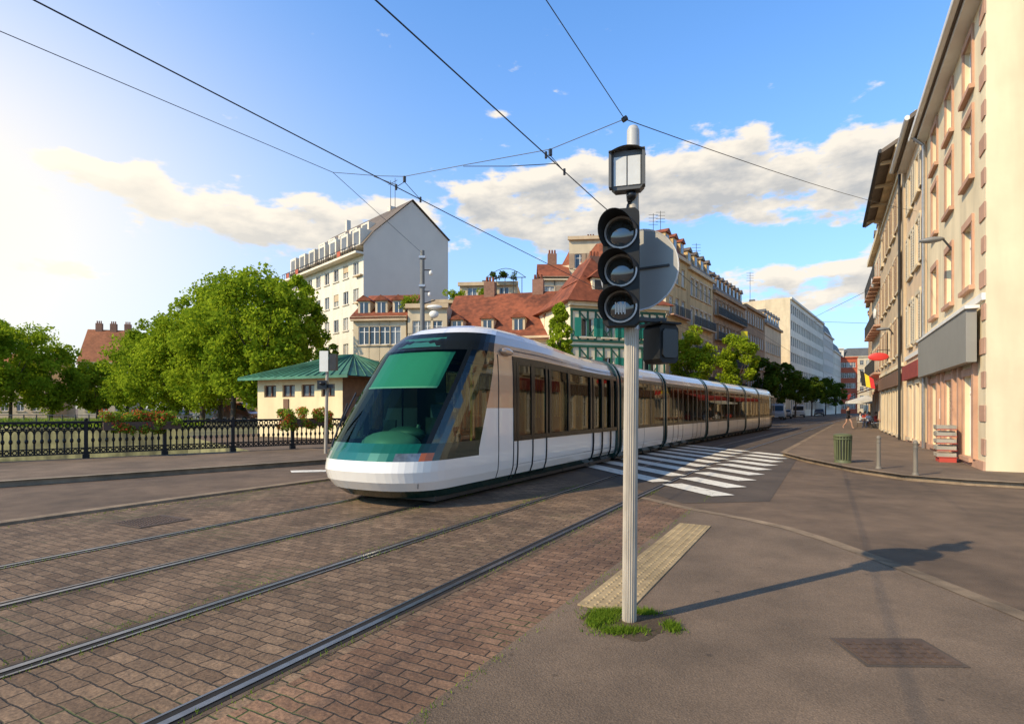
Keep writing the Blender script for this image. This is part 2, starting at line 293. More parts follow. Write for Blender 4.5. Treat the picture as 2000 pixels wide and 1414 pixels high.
lp=[(-60.5,-22.2),(-9.2,21.0),(-6.0,24.0),(-2.0,30.0),(2,36),(4.5,35.5),(-1.0,25.0),(-3.3,20.2),(-5.55,17.2),(-9.76,13.0),(-16,7.2),(-45,-20)]
slab('bridge_pavement',lp,0,.13,PAVL,STONE).finish()
ribbon('pavement_kerb',[(-45,-20),(-16,7.2),(-9.76,13.0),(-5.55,17.2),(-3.3,20.2),(-1,25),(4.5,35.5)],.2,.136,STONE)
o=O('zebra_crossing')
for k in range(4):
    a=Vector((-5.9+k*.95,16.1+k*1.15))-Vector((0,.9))
    o.add('stripes',PW,[(a.x,a.y,.01),(a.x+.2,a.y-.45,.01),(a.x+2.6,a.y+.1,.01),(a.x+2.5,a.y+.6,.01)],[(0,1,2,3)])
o.finish()
GRASSM=mat('quay_ground',(.14,.13,.06),rough=.95,var=.4,scale=1.5)
sheet('quay_ground',[(-19.2,33.6),(-26.2,47.2),(-110,68.2),(-110,110),(-20,80),(-12,45)],.006,GRASSM)
rp=[(9.5,20.0),(29.8,53.0),(62,95),(90,128),(100,120),(45,60),(22,22),(30,3),(14.8,9.2),(9.8,12.4),(9.1,13.2),(8.9,14.8),(9.1,17.5)]
slab('far_pavement',rp,0,.12,ASPH2,KL).finish()
ribbon('pavement_kerb',[(30,3),(14.8,9.2),(9.8,12.4),(9.1,13.2),(8.9,14.8),(9.1,17.5),(9.5,20.0),(29.8,53.0),(62,95)],.2,.126,KL)
def manhole(x,y,w,h,ang,z):
    o=O('manhole_cover',Matrix.Translation((x,y,z))@Matrix.Rotation(ang,4,'Z')); m=mat('cast_iron',(.095,.06,.04),rough=.7,var=.3,scale=20)
    o.box('frame',ASPHD,-w/2-.03,w/2+.03,-h/2-.03,h/2+.03,0,.005); o.box('plate',m,-w/2,w/2,-h/2,h/2,.0,.010)
    for i in range(int(w/.07)):
        for j in range(int(h/.07)):
            o.box('studs',m,-w/2+.02+i*.07,-w/2+.06+i*.07,-h/2+.02+j*.07,-h/2+.06+j*.07,.010,.016)
    o.finish()
manhole(2.62,3.9,.6,.4,-.02,.004); manhole(-5.3,8.4,.7,.7,-TH,.006)
# ------------------------------------------------------------------ facade helper
def vec2(p): return Vector((p[0],p[1]))
SURR=mat('sandstone_trim',(.50,.29,.19),rough=.85,var=.15)
def facade(o,A,B,z0,z1,rows,nb,ww,wall,rev=.16,sur=None,shut=None,slats=False,sill=True,frame=WHITE,curt=.3,ms=.5,skip=(),cross=True,glass=None,pn='walls',bal=()):
    A=vec2(A);B=vec2(B);L=(B-A).length;u=(B-A)/L;w=Vector((u.y,-u.x))
    def T(a,b,z): p=A+u*a+w*b; return (p.x,p.y,z)
    def bx(pn_,m,a0,a1,b0,b1,c0,c1):
        vs=[T(a,b,z) for z in(c0,c1) for (a,b) in((a0,b0),(a1,b0),(a1,b1),(a0,b1))]
        o.add(pn_,m,vs,[(0,1,2,3),(7,6,5,4),(4,5,1,0),(5,6,2,1),(6,7,3,2),(7,4,0,3)])
    xs=[0];sp=(L-2*ms)/max(nb,1)
    for i in range(nb): c=ms+sp*(i+.5); xs+=[c-ww/2,c+ww/2]
    xs.append(L); zs=[z0]
    for lo,hi in rows: zs+=[lo,hi]
    zs.append(z1)
    for i in range(len(xs)-1):
        for j in range(len(zs)-1):
            a0,a1,c0,c1=xs[i],xs[i+1],zs[j],zs[j+1]
            if i%2 and j%2 and (i//2,j//2) not in skip:
                o.add(pn,wall,[T(a0,0,c0),T(a0,-rev,c0),T(a0,-rev,c1),T(a0,0,c1)],[(0,1,2,3)])
                o.add(pn,wall,[T(a1,0,c0),T(a1,0,c1),T(a1,-rev,c1),T(a1,-rev,c0)],[(0,1,2,3)])
                o.add(pn,wall,[T(a0,0,c1),T(a0,-rev,c1),T(a1,-rev,c1),T(a1,0,c1)],[(0,1,2,3)])
                o.add(pn,wall,[T(a0,0,c0),T(a1,0,c0),T(a1,-rev,c0),T(a0,-rev,c0)],[(0,1,2,3)])
                r=random.random(); g=glass or (GL2 if r<curt else (GL3 if r<curt+.25 else GL))
                o.add({GL:'windows_dark',GL2:'windows_curtain',GL3:'windows_pale'}.get(g,'windows'),g,[T(a0,-rev,c0),T(a1,-rev,c0),T(a1,-rev,c1),T(a0,-rev,c1)],[(0,1,2,3)])
                if frame:
                    f=.06; q=-rev
                    bx('window_frames',frame,a0,a0+f,q+.001,q+.05,c0,c1); bx('window_frames',frame,a1-f,a1,q+.001,q+.05,c0,c1)
                    bx('window_frames',frame,a0+f,a1-f,q+.001,q+.05,c1-f,c1); bx('window_frames',frame,a0+f,a1-f,q+.001,q+.05,c0,c0+f)
                    if cross:
                        bx('window_frames',frame,(a0+a1)/2-.04,(a0+a1)/2+.04,q+.001,q+.06,c0+f,c1-f)
                        if c1-c0>1.5: bx('window_frames',frame,a0+f,a1-f,q+.002,q+.055,c1-.5,c1-.45)
                if sur:
                    t=.14; bx('window_surrounds',sur,a0-t,a0-.002,0,.05,c0,c1); bx('window_surrounds',sur,a1+.002,a1+t,0,.05,c0,c1); bx('window_surrounds',sur,a0-t,a1+t,0,.06,c1+.002,c1+.2)
                if sill: bx('sills',sur or wall,a0-.18,a1+.18,0,.13,c0-.12,c0-.002)
                if shut and c1-c0<2.15 and random.random()<.85:
                    for (h0,h1) in((a0-ww*.52-.05,a0-.05),(a1+.05,a1+ww*.52+.05)):
                        if slats:
                            bx('shutters',shut,h0,h0+.06,.055,.10,c0,c1);bx('shutters',shut,h1-.06,h1,.055,.10,c0,c1)
                            bx('shutters',shut,h0+.06,h1-.06,.055,.095,c0,c0+.08);bx('shutters',shut,h0+.06,h1-.06,.055,.095,c1-.08,c1);bx('shutters',shut,h0+.06,h1-.06,.055,.068,c0+.08,c1-.08)
                            k=int((c1-c0-.16)/.11)
                            for s_ in range(k): zz=c0+.09+s_*.11; bx('shutters',shut,h0+.06,h1-.06,.068,.09,zz,zz+.05)
                        else: bx('shutters',shut,h0,h1,.055,.10,c0,c1)
                if j//2 in bal:
                    bx('balconies',SURR if not sur else sur,a0-.3,a1+.3,0,.6,c0-.16,c0-.04)
                    for b_ in np.arange(a0-.28,a1+.29,.14): bx('balcony_rails',DARK,b_,b_+.025,.54,.57,c0-.04,c0+.9)
                    bx('balcony_rails',DARK,a0-.3,a1+.3,.53,.58,c0+.9,c0+.94)
            else: o.add(pn,wall,[T(a0,0,c0),T(a1,0,c0),T(a1,0,c1),T(a0,0,c1)],[(0,1,2,3)])
    return bx,L,T
def bldg(name,A,B,depth,z1,rows,nb,ww,wall,roof='flat',rh=3.,rm=None,side=None,leftwin=0,rightwin=0,cornice=None,bands=(),fin=True,dorm=0,chim=0,over=.35,**kw):
    o=O(name); A=vec2(A);B=vec2(B);u=(B-A).normalized();w=Vector((u.y,-u.x));C=B-w*depth;D=A-w*depth
    bx,L,T=facade(o,A,B,-.1,z1,rows,nb,ww,wall,**kw)
    sw=side or wall; kw2={k:v for k,v in kw.items() if k in('sur','shut','frame','slats')}
    facade(o,B,C,-.1,z1,rows if rightwin else [],rightwin,ww,sw,pn='side_walls',**kw2)
    facade(o,D,A,-.1,z1,rows if leftwin else [],leftwin,ww,sw,pn='side_walls',**kw2)
    facade(o,C,D,-.1,z1,[],0,ww,sw,pn='side_walls')
    cm=cornice or wall
    if cornice is not None or roof!='none': bx('cornice',cm,-.15,L+.15,-.0,.35,z1-.35,z1+.02)
    for zb in bands: bx('string_courses',cm,0,L,0,.08,zb,zb+.18)
    rm=rm or MATS['roof_grey']
    if roof=='flat':
        o.add('roof',rm,[T(0,0,z1),T(L,0,z1),T(L,-depth,z1),T(0,-depth,z1)],[(0,1,2,3)])
        k=max(1,int(L/5))
        for q in range(k): a=L*(q+.35)/k; bx('roof_plant',GRY,a,a+.9,-depth*.5,-depth*.5+1.,z1,z1+.7+.5*(q%2)); 
    if roof=='gable':
        e=over; zz=z1-e*rh/(depth/2); r=z1+rh; h=depth/2
        th=.18
        o.add('roof',rm,[T(-.2,e,zz+th),T(L+.2,e,zz+th),T(L+.2,-h,r+th),T(-.2,-h,r+th),T(L+.2,-depth-e,zz+th),T(-.2,-depth-e,zz+th),
              T(-.2,e,zz),T(L+.2,e,zz),T(L+.2,-h,r),T(-.2,-h,r),T(L+.2,-depth-e,zz),T(-.2,-depth-e,zz)],[(0,1,2,3),(3,2,4,5),(6,9,8,7),(9,11,10,8),(0,6,7,1),(0,3,9,6),(3,5,11,9),(1,7,8,2),(2,8,10,4)])
        o.add('gables',sw,[T(0,0,z1),T(0,-depth,z1),T(0,-h,r),T(L,0,z1),T(L,-depth,z1),T(L,-h,r)],[(0,2,1),(3,4,5)])
    if roof=='hip':
        e=over;k=min(depth/2,L/2)*.95
        o.add('roof',rm,[T(-e,e,z1),T(L+e,e,z1),T(L+e,-depth-e,z1),T(-e,-depth-e,z1),T(k,-depth/2,z1+rh),T(L-k,-depth/2,z1+rh)],[(0,1,5,4),(1,2,5),(2,3,4,5),(3,0,4),(3,2,1,0)])
    if roof=='mansard':
        i=rh*.38
        o.add('roof',rm,[T(0,0,z1),T(L,0,z1),T(L,-depth,z1),T(0,-depth,z1),T(i,-i,z1+rh),T(L-i,-i,z1+rh),T(L-i,-depth+i,z1+rh),T(i,-depth+i,z1+rh)],[(0,1,5,4),(1,2,6,5),(2,3,7,6),(3,0,4,7),(4,5,6,7)])
    slope=(rh/(depth/2)) if roof in('gable','hip') else 1/.38
    for k in range(dorm):
        c=L*(k+.5)/dorm; y0=-.5 if roof!='mansard' else -.25; zb=z1+(-y0)*slope*.9; dw=.55; dh=1.25
        bk=y0-(dh+.3)/slope-.1
        bx('dormers',wall,c-dw,c+dw,bk,y0,zb-.3,zb+dh)
        bx('dormer_windows',GL,c-dw*.65,c+dw*.65,y0,y0+.02,zb+.15,zb+dh-.15)
        bx('dormer_frames',WHITE,c-.03,c+.03,y0+.02,y0+.04,zb+.15,zb+dh-.15)
        o.add('dormer_roofs',rm,[T(c-dw-.15,y0+.2,zb+dh),T(c+dw+.15,y0+.2,zb+dh),T(c,y0+.2,zb+dh+.5),T(c-dw-.15,bk-.6,zb+dh),T(c+dw+.15,bk-.6,zb+dh),T(c,bk-.8,zb+dh+.5)],[(0,1,2),(0,2,5,3),(1,4,5,2),(0,3,4,1)])
    for k in range(chim):
        c=L*(k+.7)/(chim+.4); zt=z1+(rh if roof!='flat' else 0)
        bx('chimneys',MATS['chimney_brick'],c-.5,c+.5,-depth/2-.4,-depth/2+.3,zt-1.,zt+1.3)
        for q in(-.3,0,.3): o.cyl('chimney_pots',MATS['roof_red'],T(c+q,-depth/2,zt+1.3),T(c+q,-depth/2,zt+1.75),.11,.09,8)
    if fin: return o.finish()
    return o,bx,L,T
GRY=mat('roof_grey',(.11,.11,.11),rough=.7,var=.25); tilemat('roof_red',(.24,.065,.027),var=.55); tilemat('roof_orange',(.34,.12,.05),var=.3); mat('chimney_brick',(.25,.13,.085),rough=.9,var=.25,scale=5)
mat('roof_slate',(.07,.065,.06),rough=.6,var=.25,scale=4)
def rows(n,h,base=.0,lo=.9,hi=2.5): return [(base+i*h+lo,base+i*h+hi) for i in range(n)]
cream=mat('render_cream',(.66,.54,.36),rough=.9,var=.1,scale=1.5,streak=.18); white=mat('render_white',(.78,.70,.56),rough=.9,var=.08,scale=1,streak=.10)
greyw=mat('render_grey',(.70,.63,.53),rough=.9,var=.05,scale=.5); yel=mat('render_ochre',(.62,.42,.19),rough=.9,var=.12,scale=1.5,streak=.25)
brn=mat('sandstone_brown',(.36,.225,.12),rough=.9,var=.2,scale=2,streak=.3); tan=mat('render_tan',(.6,.45,.28),rough=.9,var=.12,scale=1.5,streak=.18)
shG=mat('shutter_grey',(.5,.44,.34),rough=.7,var=.1); shB=mat('shutter_brown',(.36,.25,.16),rough=.7,var=.15); shGr=mat('shutter_green',(.02,.26,.17),rough=.6,var=.15)
# --- tall white apartment block
Cc=(-16.65,64.0); Lf=(-30.8,79.0)
o,bx,L,T=bldg('apartment_block',Lf,Cc,11.8,19.0,rows(6,3.05,.8,.8,2.3),8,1.25,white,roof='none',side=greyw,curt=.5,sill=True,fin=False,shut=None)
o.p['side_walls'].m=greyw
D=11.8
o.add('gable_wall',greyw,[T(L,.0,19),T(L,-D,19),T(L,-D,22.8),T(L,-6.4,26.4),T(L,-1.2,21.6),T(L,0,20.0)],[(0,1,2,3,4,5)])
o.add('gable_wall',greyw,[T(0,.0,19),T(0,-D,19),T(0,-D,22.8),T(0,-6.4,26.4),T(0,-1.2,21.6),T(0,0,20.0)],[(5,4,3,2,1,0)])
rg=mat('roof_brown_slate',(.15,.115,.085),rough=.7,var=.25,scale=3)
o.add('roof',rg,[T(-.2,.2,20.0),T(L+.25,.2,20.0),T(L+.25,-1.2,21.75),T(-.2,-1.2,21.75),T(L+.25,-6.4,26.6),T(-.2,-6.4,26.6),T(L+.25,-D-.2,22.8),T(-.2,-D-.2,22.8)],[(0,1,2,3),(3,2,4,5),(5,4,6,7)])
bx('cornice',white,-.3,L+.05,0,1.0,18.9,19.15)
bx('attic_balustrade',DARK,-.3,L+.05,.92,.97,19.85,19.92)
for a in np.arange(0,L,.6): bx('attic_balustrade',DARK,a,a+.05,.92,.97,19.15,19.85)
for k in range(7):
    a=L*(k+.5)/7; bx('dormers',white,a-.9,a+.9,-1.8,.1,20.,22.0); bx('dormer_windows',GL3,a-.6,a+.6,.1,.12,20.2,21.7)
    if 0<k<6: bx('dormers',white,a-.95,a+.95,-4.4,-2.6,22.3,24.0); bx('dormer_windows',GL3,a-.6,a+.6,-2.6,-2.58,22.7,23.8)
    if k in(0,1,5): bx('awnings',mat('balcony_red',(.45,.1,.05),var=.2),a-.02,a+.8,.95,1.0,19.2,19.8)
bx('chimneys',greyw,L*.2,L*.2+.5,-6.8,-6.2,25.5,28.0); bx('chimneys',greyw,L*.75,L*.75+.7,-7,-6.2,26,27.0)
for a in (L*.8,L*.85): o.cyl('antenna',DARK,T(a,-6,26),T(a,-6,30),.04,.03,5); o.cyl('antenna',DARK,T(a-.5,-6,29.6),T(a+.5,-6,29.6),.03,.03,5)
for i in range(6): bx('corner_balconies',tan,L-1.6,L-.1,0,.35,1.3+i*3.05,1.45+i*3.05)
for (ia,iz) in((2,3),(4,1),(5,4),(1,2),(6,5)): # roller blinds half down
    a=.5+(L-1)/8*(ia+.5); bx('roller_blinds',tan,a-.6,a+.6,-.1,-.06,.8+iz*3.05+1.5,.8+iz*3.05+2.3)
o.finish()
# --- mid distance
bldg('cream_town_house',(-13.9,50),(-9.2,49.5),9,9.6,rows(3,3.0,.3),4,1.0,cream,roof='gable',rh=2.6,rm=MATS['roof_red'],curt=.4,dorm=3,cornice=tan,rightwin=2)
bldg('balcony_house',(-9.0,49.3),(-5.6,49.1),9,10.6,rows(3,3.1,.5,.4,2.5),3,1.0,cream,roof='flat',curt=.2,cornice=tan,bal=(0,1,2))
bldg('terrace_house',(-8.0,58),(1.8,57),10,12.6,rows(4,3.0,.3),6,1.1,brn,roof='flat',curt=.2,cornice=tan,bands=(9.0,))
bldg('penthouse',(-5.5,60),(.5,59.5),6,14.8,[(13.1,14.3)],3,1.0,tan,roof='flat')
bldg('tiled_roof_house',(-6.2,49.2),(4.4,46.6),9,7.6,rows(2,3.2,.5),7,1.0,tan,roof='gable',rh=4.4,rm=MATS['roof_red'],dorm=4,chim=2,curt=.3,shut=shGr)
bldg('back_building',(6.2,62),(11.2,61.5),10,20.2,rows(6,3.1,.4),3,1.1,cream,roof='flat',curt=.3,shut=shB,chim=1,cornice=tan)
bldg('back_building',(3.0,60),(6.0,60),8,15.4,rows(5,2.9,.4),2,1.1,cream,roof='gable',rh=2.2,rm=MATS['roof_red'],chim=1,shut=shB)
# half-timbered house
TIM=mat('green_timber',(.022,.11,.065),rough=.7,var=.2,scale=6); plas=mat('plaster_cream',(.80,.68,.46),rough=.9,var=.1)
o,bx,L,T=bldg('half_timbered_house',(4.3,42.3),(12.0,44.6),9,9.6,[(1.0,2.8),(4.1,5.5),(7.0,8.4)],4,.95,plas,roof='hip',rh=3.4,rm=MATS['roof_red'],fin=False,curt=.3,shut=shGr,dorm=3,chim=1,frame=WHITE,rightwin=2,over=.5)
for zb in(3.3,3.7,6.2,6.6,8.9,9.3): bx('timber_frame',TIM,0,L,0,.07,zb,zb+.18)
nbx=12
for a in np.linspace(.05,L-.2,nbx+1):
    for z0_,z1_ in((3.88,6.2),(6.78,8.9)): bx('timber_frame',TIM,a,a+.15,.0,.052,z0_,z1_)
for i in range(nbx):
    a0=.05+(L-.25)*i/nbx; a1=.05+(L-.25)*(i+1)/nbx
    for z0_,z1_ in((3.88,6.2),(6.78,8.9)):
        for (p,q) in(((a0,z0_),(a1,z0_+.9)),((a1,z0_),(a0,z0_+.9))) if i%2==0 else (((a0,z1_),(a1,z1_-.7)),):
            d=.08; o.add('timber_braces',TIM,[T(p[0],.03,p[1]-d),T(q[0],.03,q[1]-d),T(q[0],.03,q[1]+d),T(p[0],.03,p[1]+d)],[(0,1,2,3)])
o.add('turret_roof',MATS['roof_red'],[T(-.5,.7,9.55),T(4.6,.7,9.55),T(4.6,-5,9.55),T(-.5,-5,9.55),T(2.3,-1.2,13.3),T(2.3,-3.6,13.3)],[(0,1,4),(1,2,5,4),(2,3,5),(3,0,4,5),(3,2,1,0)])
bx('dormer_cheeks',plas,1.7,2.8,-.9,.2,10.4,11.4); bx('dormer_glass',GL,1.9,2.6,.2,.22,10.55,11.25)
o.add('dormer_roof_caps',MATS['roof_red'],[T(1.4,.4,11.4),T(3.1,.4,11.4),T(2.25,.4,12.1),T(1.4,-1.2,11.4),T(3.1,-1.2,11.4),T(2.25,-1.4,12.1)],[(0,1,2),(0,2,5,3),(1,4,5,2)])
o.finish()
# street row (left side of street)
dv=Vector((.583,.813))
def row(p,l): q=Vector(p)+dv*l; return (q.x,q.y)
p0=(15.2,56.4)
bldg('corner_house',p0,row(p0,6.5),12,17.4,rows(5,3.3,.6,.6,2.5),3,1.05,yel,roof='mansard',rh=2.0,rm=MATS['roof_red'],side=cream,leftwin=5,curt=.25,cornice=tan,bands=(4.2,10.8),dorm=3,chim=1,bal=(1,3))
p1=row(p0,6.6)
bldg('ochre_house',p1,row(p1,9),12,17.0,rows(5,3.2,.6,.6,2.5),5,1.05,yel,roof='mansard',rh=2.0,rm=rg,curt=.2,cornice=tan,bands=(4.0,),dorm=4,chim=2,bal=(1,2,3),sur=tan)
p2=row(p1,9.1)
bldg('stone_apartment_house',p2,row(p2,15),12,16.0,rows(5,3.0,.6,.5,2.5),9,1.05,brn,roof='mansard',rh=3.0,rm=rg,curt=.15,cornice=brn,bands=(4.0,13.),dorm=8,chim=3,bal=(1,2,3,4),sur=brn)
p3=row(p2,15.1)
bldg('town_house',p3,row(p3,13),11,16.5,rows(5,3.2,.6,.6,2.4),8,1.0,brn,roof='flat',side=yel,leftwin=0,curt=.2,cornice=brn,bands=(4.,),chim=2)
p4=row(p3,13.1)
bldg('town_house',p4,row(p4,13),11,15.5,rows(4,3.2,.6,.6,2.4),8,1.0,tan,roof='mansard',rh=2,curt=.2,cornice=brn,dorm=6,chim=2)
bldg('modern_office_block',(53.6,110),(78.5,144),16,23.0,rows(7,3.1,.8,.6,2.4),20,1.5,white,roof='flat',side=cream,curt=.1,frame=None,sill=False,glass=GL3)
bldg('town_house',(78.9,144.5),(90,160),14,21,rows(6,3.3,.6,.6,2.4),9,1.2,greyw,roof='mansard',rh=3,curt=.2)
bldg('town_house',(90.3,160.4),(104,180),14,18,rows(5,3.3,.6,.6,2.4),9,1.2,white,roof='mansard',rh=3,curt=.2)
OR=mat('orange_cladding',(.5,.1,.04),rough=.7,var=.15)
bldg('orange_building',(101,178),(106.5,176),14,17.5,rows(5,3.2,.5),4,1.2,OR,roof='flat',curt=.2)
bldg('white_apartment_house',(108,205),(118,203),14,23,rows(7,3.1,.5),6,1.2,white,roof='flat',curt=.2)
bldg('cream_apartment_house',(118.5,203),(136,198),14,20,rows(6,3.1,.5),9,1.2,cream,roof='mansard',rh=3,curt=.2)
# --- right hand buildings
def R(t,s): v=S(t,s); return (v.x,v.y)
B1w=mat('render_pale_cream',(.80,.66,.43),rough=.9,var=.08,scale=1.2,bump=.2,streak=.2)
B2w=mat('render_peach',(.72,.52,.33),rough=.9,var=.08,scale=1.2,bump=.2,streak=.2)
gp=mat('grey_sign_panel',(.26,.245,.21),rough=.6,var=.06)
o,bx,L,T=bldg('shop_house',R(3.5,27.2),R(3.5,18),10,12.4,[(.35,2.55),(4.95,6.65),(7.9,9.6),(10.3,11.7)],3,1.05,B1w,roof='gable',rh=3.0,rm=rg,sur=SURR,fin=False,curt=.3,cornice=WHITE,bands=(4.35,),rightwin=4,over=.42)
bx('shop_fascia',gp,.3,L-.4,.1,.32,2.85,4.2); bx('shop_fascia_trim',WHITE,.2,L-.3,.06,.36,4.2,4.28); 
for k in range(3):
    c=.5+(L-1)/3*(k+.5); bx('shop_pilasters',SURR,c-1.05,c-.82,0,.1,.34,2.85); bx('shop_pilasters',SURR,c+.82,c+1.05,0,.1,.34,2.85)
    if k==1:
        for q in range(14): bx('roller_shutter',shB,c-.52,c+.52,-.10,-.07,.4+q*.15,.53+q*.15)
bx('wall_notice',WHITE,2.6,3.0,.0,.03,1.3,2.0); bx('wall_notice_red',mat('notice_red',(.5,.06,.04)),5.9,6.2,.0,.03,1.4,1.9)
o.cyl('drain_pipe',STEEL,T(.25,.14,.1),T(.25,.14,11.8),.06,.06,8); o.cyl('drain_pipe',STEEL,T(.25,.14,11.8),T(.25,.5,12.2),.06,.06,8)
o.cyl('gutter',WHITE,T(-.1,.50,12.25),T(L+.2,.50,12.25),.10,.10,8)
bx('plinth',SURR,0,L,0.,.05,-.1,.34)
for k in range(14):
    z=.5+k*.84; bx('quoins',SURR,L-(.55 if k%2 else .35),L+.02,0,.03,z,z+.40)
o.finish()
o,bx,L,T=bldg('peach_house',R(3.45,33),R(3.45,27.3),10,13.3,[(.35,2.7),(4.5,6.4),(7.6,9.5),(10.6,12.2)],2,1.05,B2w,roof='gable',rh=3.0,rm=rg,sur=cream,shut=shG,slats=True,fin=False,curt=.3,cornice=WHITE,bands=(3.9,),over=.5)
bx('shop_fascia',mat('fascia_dark_red',(.28,.05,.035),var=.2),.3,L-.3,.08,.22,2.95,3.6); bx('plinth',SURR,0,L,0.,.05,-.1,.34)
o.cyl('gutter',WHITE,T(-.1,.58,13.1),T(L+.1,.58,13.1),.10,.10,8)
o.finish()
o,bx,L,T=bldg('shuttered_house',R(3.35,46),R(3.35,33.15),10,14.6,[(.35,2.6),(4.4,6.3),(7.6,9.5),(10.9,12.7)],5,1.0,tan,roof='gable',rh=3.,rm=rg,sur=cream,shut=shB,slats=True,fin=False,curt=.25,cornice=B1w,bands=(3.7,13.4),over=.9,chim=1)
o.cyl('drain_pipe',DARK,T(L-.3,.14,.1),T(L-.3,.14,14.0),.06,.06,8); o.cyl('gutter',DARK,T(-.2,.95,14.2),T(L+.1,.95,14.2),.1,.1,8)
bx('shop_fascia',mat('fascia_brown',(.18,.1,.06),var=.2),.6,L-.6,.08,.2,2.8,3.5)
for k in range(4): bx('rafter_ends',cream,1+k*3.5,1.15+k*3.5,.0,.85,14.0,14.15)
o.finish()
o,bx,L,T=bldg('cream_house',R(3.6,58),R(3.6,46.15),10,14.2,rows(4,3.3,.3,.6,2.5),6,1.0,B1w,roof='mansard',rh=2.0,rm=rg,sur=SURR,shut=shG,fin=False,curt=.2,cornice=B1w,bal=(1,2,3),dorm=4)
o.finish()
bldg('town_house',R(4.4,75),R(3.9,58.2),10,13.2,rows(4,3.2,.3,.6,2.4),8,1.0,cream,roof='gable',rh=3,rm=rg,curt=.2,shut=shB,cornice=tan)
bldg('town_house',R(7.5,100),R(4.6,75.2),10,12.5,rows(4,3.0,.3,.6,2.4),10,1.0,tan,roof='gable',rh=3,rm=MATS['roof_red'],curt=.2)
bldg('town_house',R(13,140),R(8.0,100.5),10,13,rows(4,3.1,.3,.6,2.4),14,1.0,white,roof='mansard',rh=3,curt=.2)
# far left house + quay backdrop
bldg('orange_roof_house',(-74.5,98),(-67.2,100.2),9,9.6,rows(3,3,.3),3,1.1,cream,roof='gable',rh=6.0,rm=MATS['roof_orange'],chim=3,curt=.2)
bldg('quay_house',(-98,93),(-79,97),9,7.5,rows(2,3,.3),8,1.1,tan,roof='gable',rh=3.5,rm=MATS['roof_orange'],chim=2)
bldg('quay_house',(-60,112),(-36,102),10,8.5,rows(3,2.8,.3),10,1.1,brn,roof='gable',rh=3.5,rm=MATS['roof_red'],chim=2)
bldg('quay_house',(-30,90),(-12,86),8,7.5,rows(2,3.2,.3),8,1.1,tan,roof='gable',rh=3,rm=MATS['roof_red'])
# --- kiosk pavilion with copper roof
COP=mat('copper_patina',(.06,.19,.11),rough=.6,var=.4,scale=2,stretch=(1,1,.3),streak=.3)
KW=mat('kiosk_render',(.80,.64,.37),rough=.9,var=.07,scale=1.5,streak=.15)
K1=Vector((-15.15,34.0));K2=Vector((-9.2,31.0)); ku=(K2-K1).normalized(); kb=Vector((-ku.y,ku.x))
o=O('kiosk_pavilion')
bx,L,T=facade(o,K1,K2,-.1,3.35,[(2.3,3.0)],4,1.0,KW,frame=mat('brown_frame',(.15,.07,.04)),sill=False,curt=0,cross=True,ms=.3)
K3=K2+kb*7;K4=K1+kb*7
brD=mat('brown_wood',(.2,.11,.06),rough=.8,var=.25)
facade(o,K2,K3,-.1,3.35,[(.0,2.4)],3,1.0,brD,frame=MATS['brown_frame'],sill=False,pn='porch_wall'); facade(o,K3,K4,-.1,3.35,[],0,1,KW); facade(o,K4,K1,-.1,3.35,[],0,1,KW)
e=.75
o.add('roof',COP,[T(-e,e,3.4),T(L+e+.3,e,3.4),T(L+e+.3,-7-e,3.4),T(-e,-7-e,3.4),T(3.1,-3.5,4.95),T(L-2.4,-3.5,4.95)],[(0,1,5,4),(1,2,5),(2,3,4,5),(3,0,4)])
o.add('soffit',brD,[T(-e,e,3.36),T(L+e+.3,e,3.36),T(L+e+.3,-7-e,3.36),T(-e,-7-e,3.36)],[(3,2,1,0)])
bx('eaves_fascia',COP,-e,L+e+.3,e-.04,e+.03,3.28,3.42)
for a in np.arange(0,1.01,1/14):
    p=Vector(T(-e+a*(L+2*e+.3),e,3.43)); q=Vector(T(3.1+a*(L-5.5),-3.5,4.98)); o.cyl('roof_seams',COP,p,q,.035,.035,4)
for a in np.arange(0,1.01,1/12):
    p=Vector(T(L+e+.3,e-a*(7+2*e),3.43)); q=Vector(T(L-2.4,-3.5,4.98)); o.cyl('roof_seams',COP,p,q,.035,.035,4)
bx('panel_door',brD,2.2,2.6,0,.06,1.0,2.2)
o.finish()
# ------------------------------------------------------------------ tram
TC=-6.82
TW=mat('tram_white',(.86,.81,.73),rough=.2,var=.03,scale=.6,coat=.7)
TB=mat('tram_champagne',(.54,.38,.26),rough=.24,metal=.35,var=.05,scale=1,coat=.6)
TT=mat('tram_teal',(.006,.12,.085),rough=.22,metal=.3,var=.1,coat=.5)
TD=mat('tram_dark_teal',(.005,.03,.025),rough=.25,var=.1,coat=.3)
TK=mat('tram_black_trim',(.010,.012,.012),rough=.22,var=.1,spec=.25)
TG=glassmat('tram_windscreen',(.32,.58,.48),.0,k=.7,gc=(.65,.82,.76)); TS=glassmat('tram_side_glass',(.20,.23,.215),.04,k=.75,gc=(.72,.69,.62)); TCS=glassmat('tram_cab_side_glass',(.42,.5,.44),.05,k=.9,gc=(.8,.8,.74))
TI=mat('tram_interior',(.16,.165,.15),rough=.6,var=.1); TSEAT=mat('tram_seat',(.05,.06,.09),rough=.8,var=.3,scale=10)
TOR=mat('indicator_orange',(.45,.10,.015),rough=.15,coat=.3); THL=mat('headlamp_glass',(.16,.18,.18),rough=.12,metal=.5,var=.6,scale=12,coat=.6)
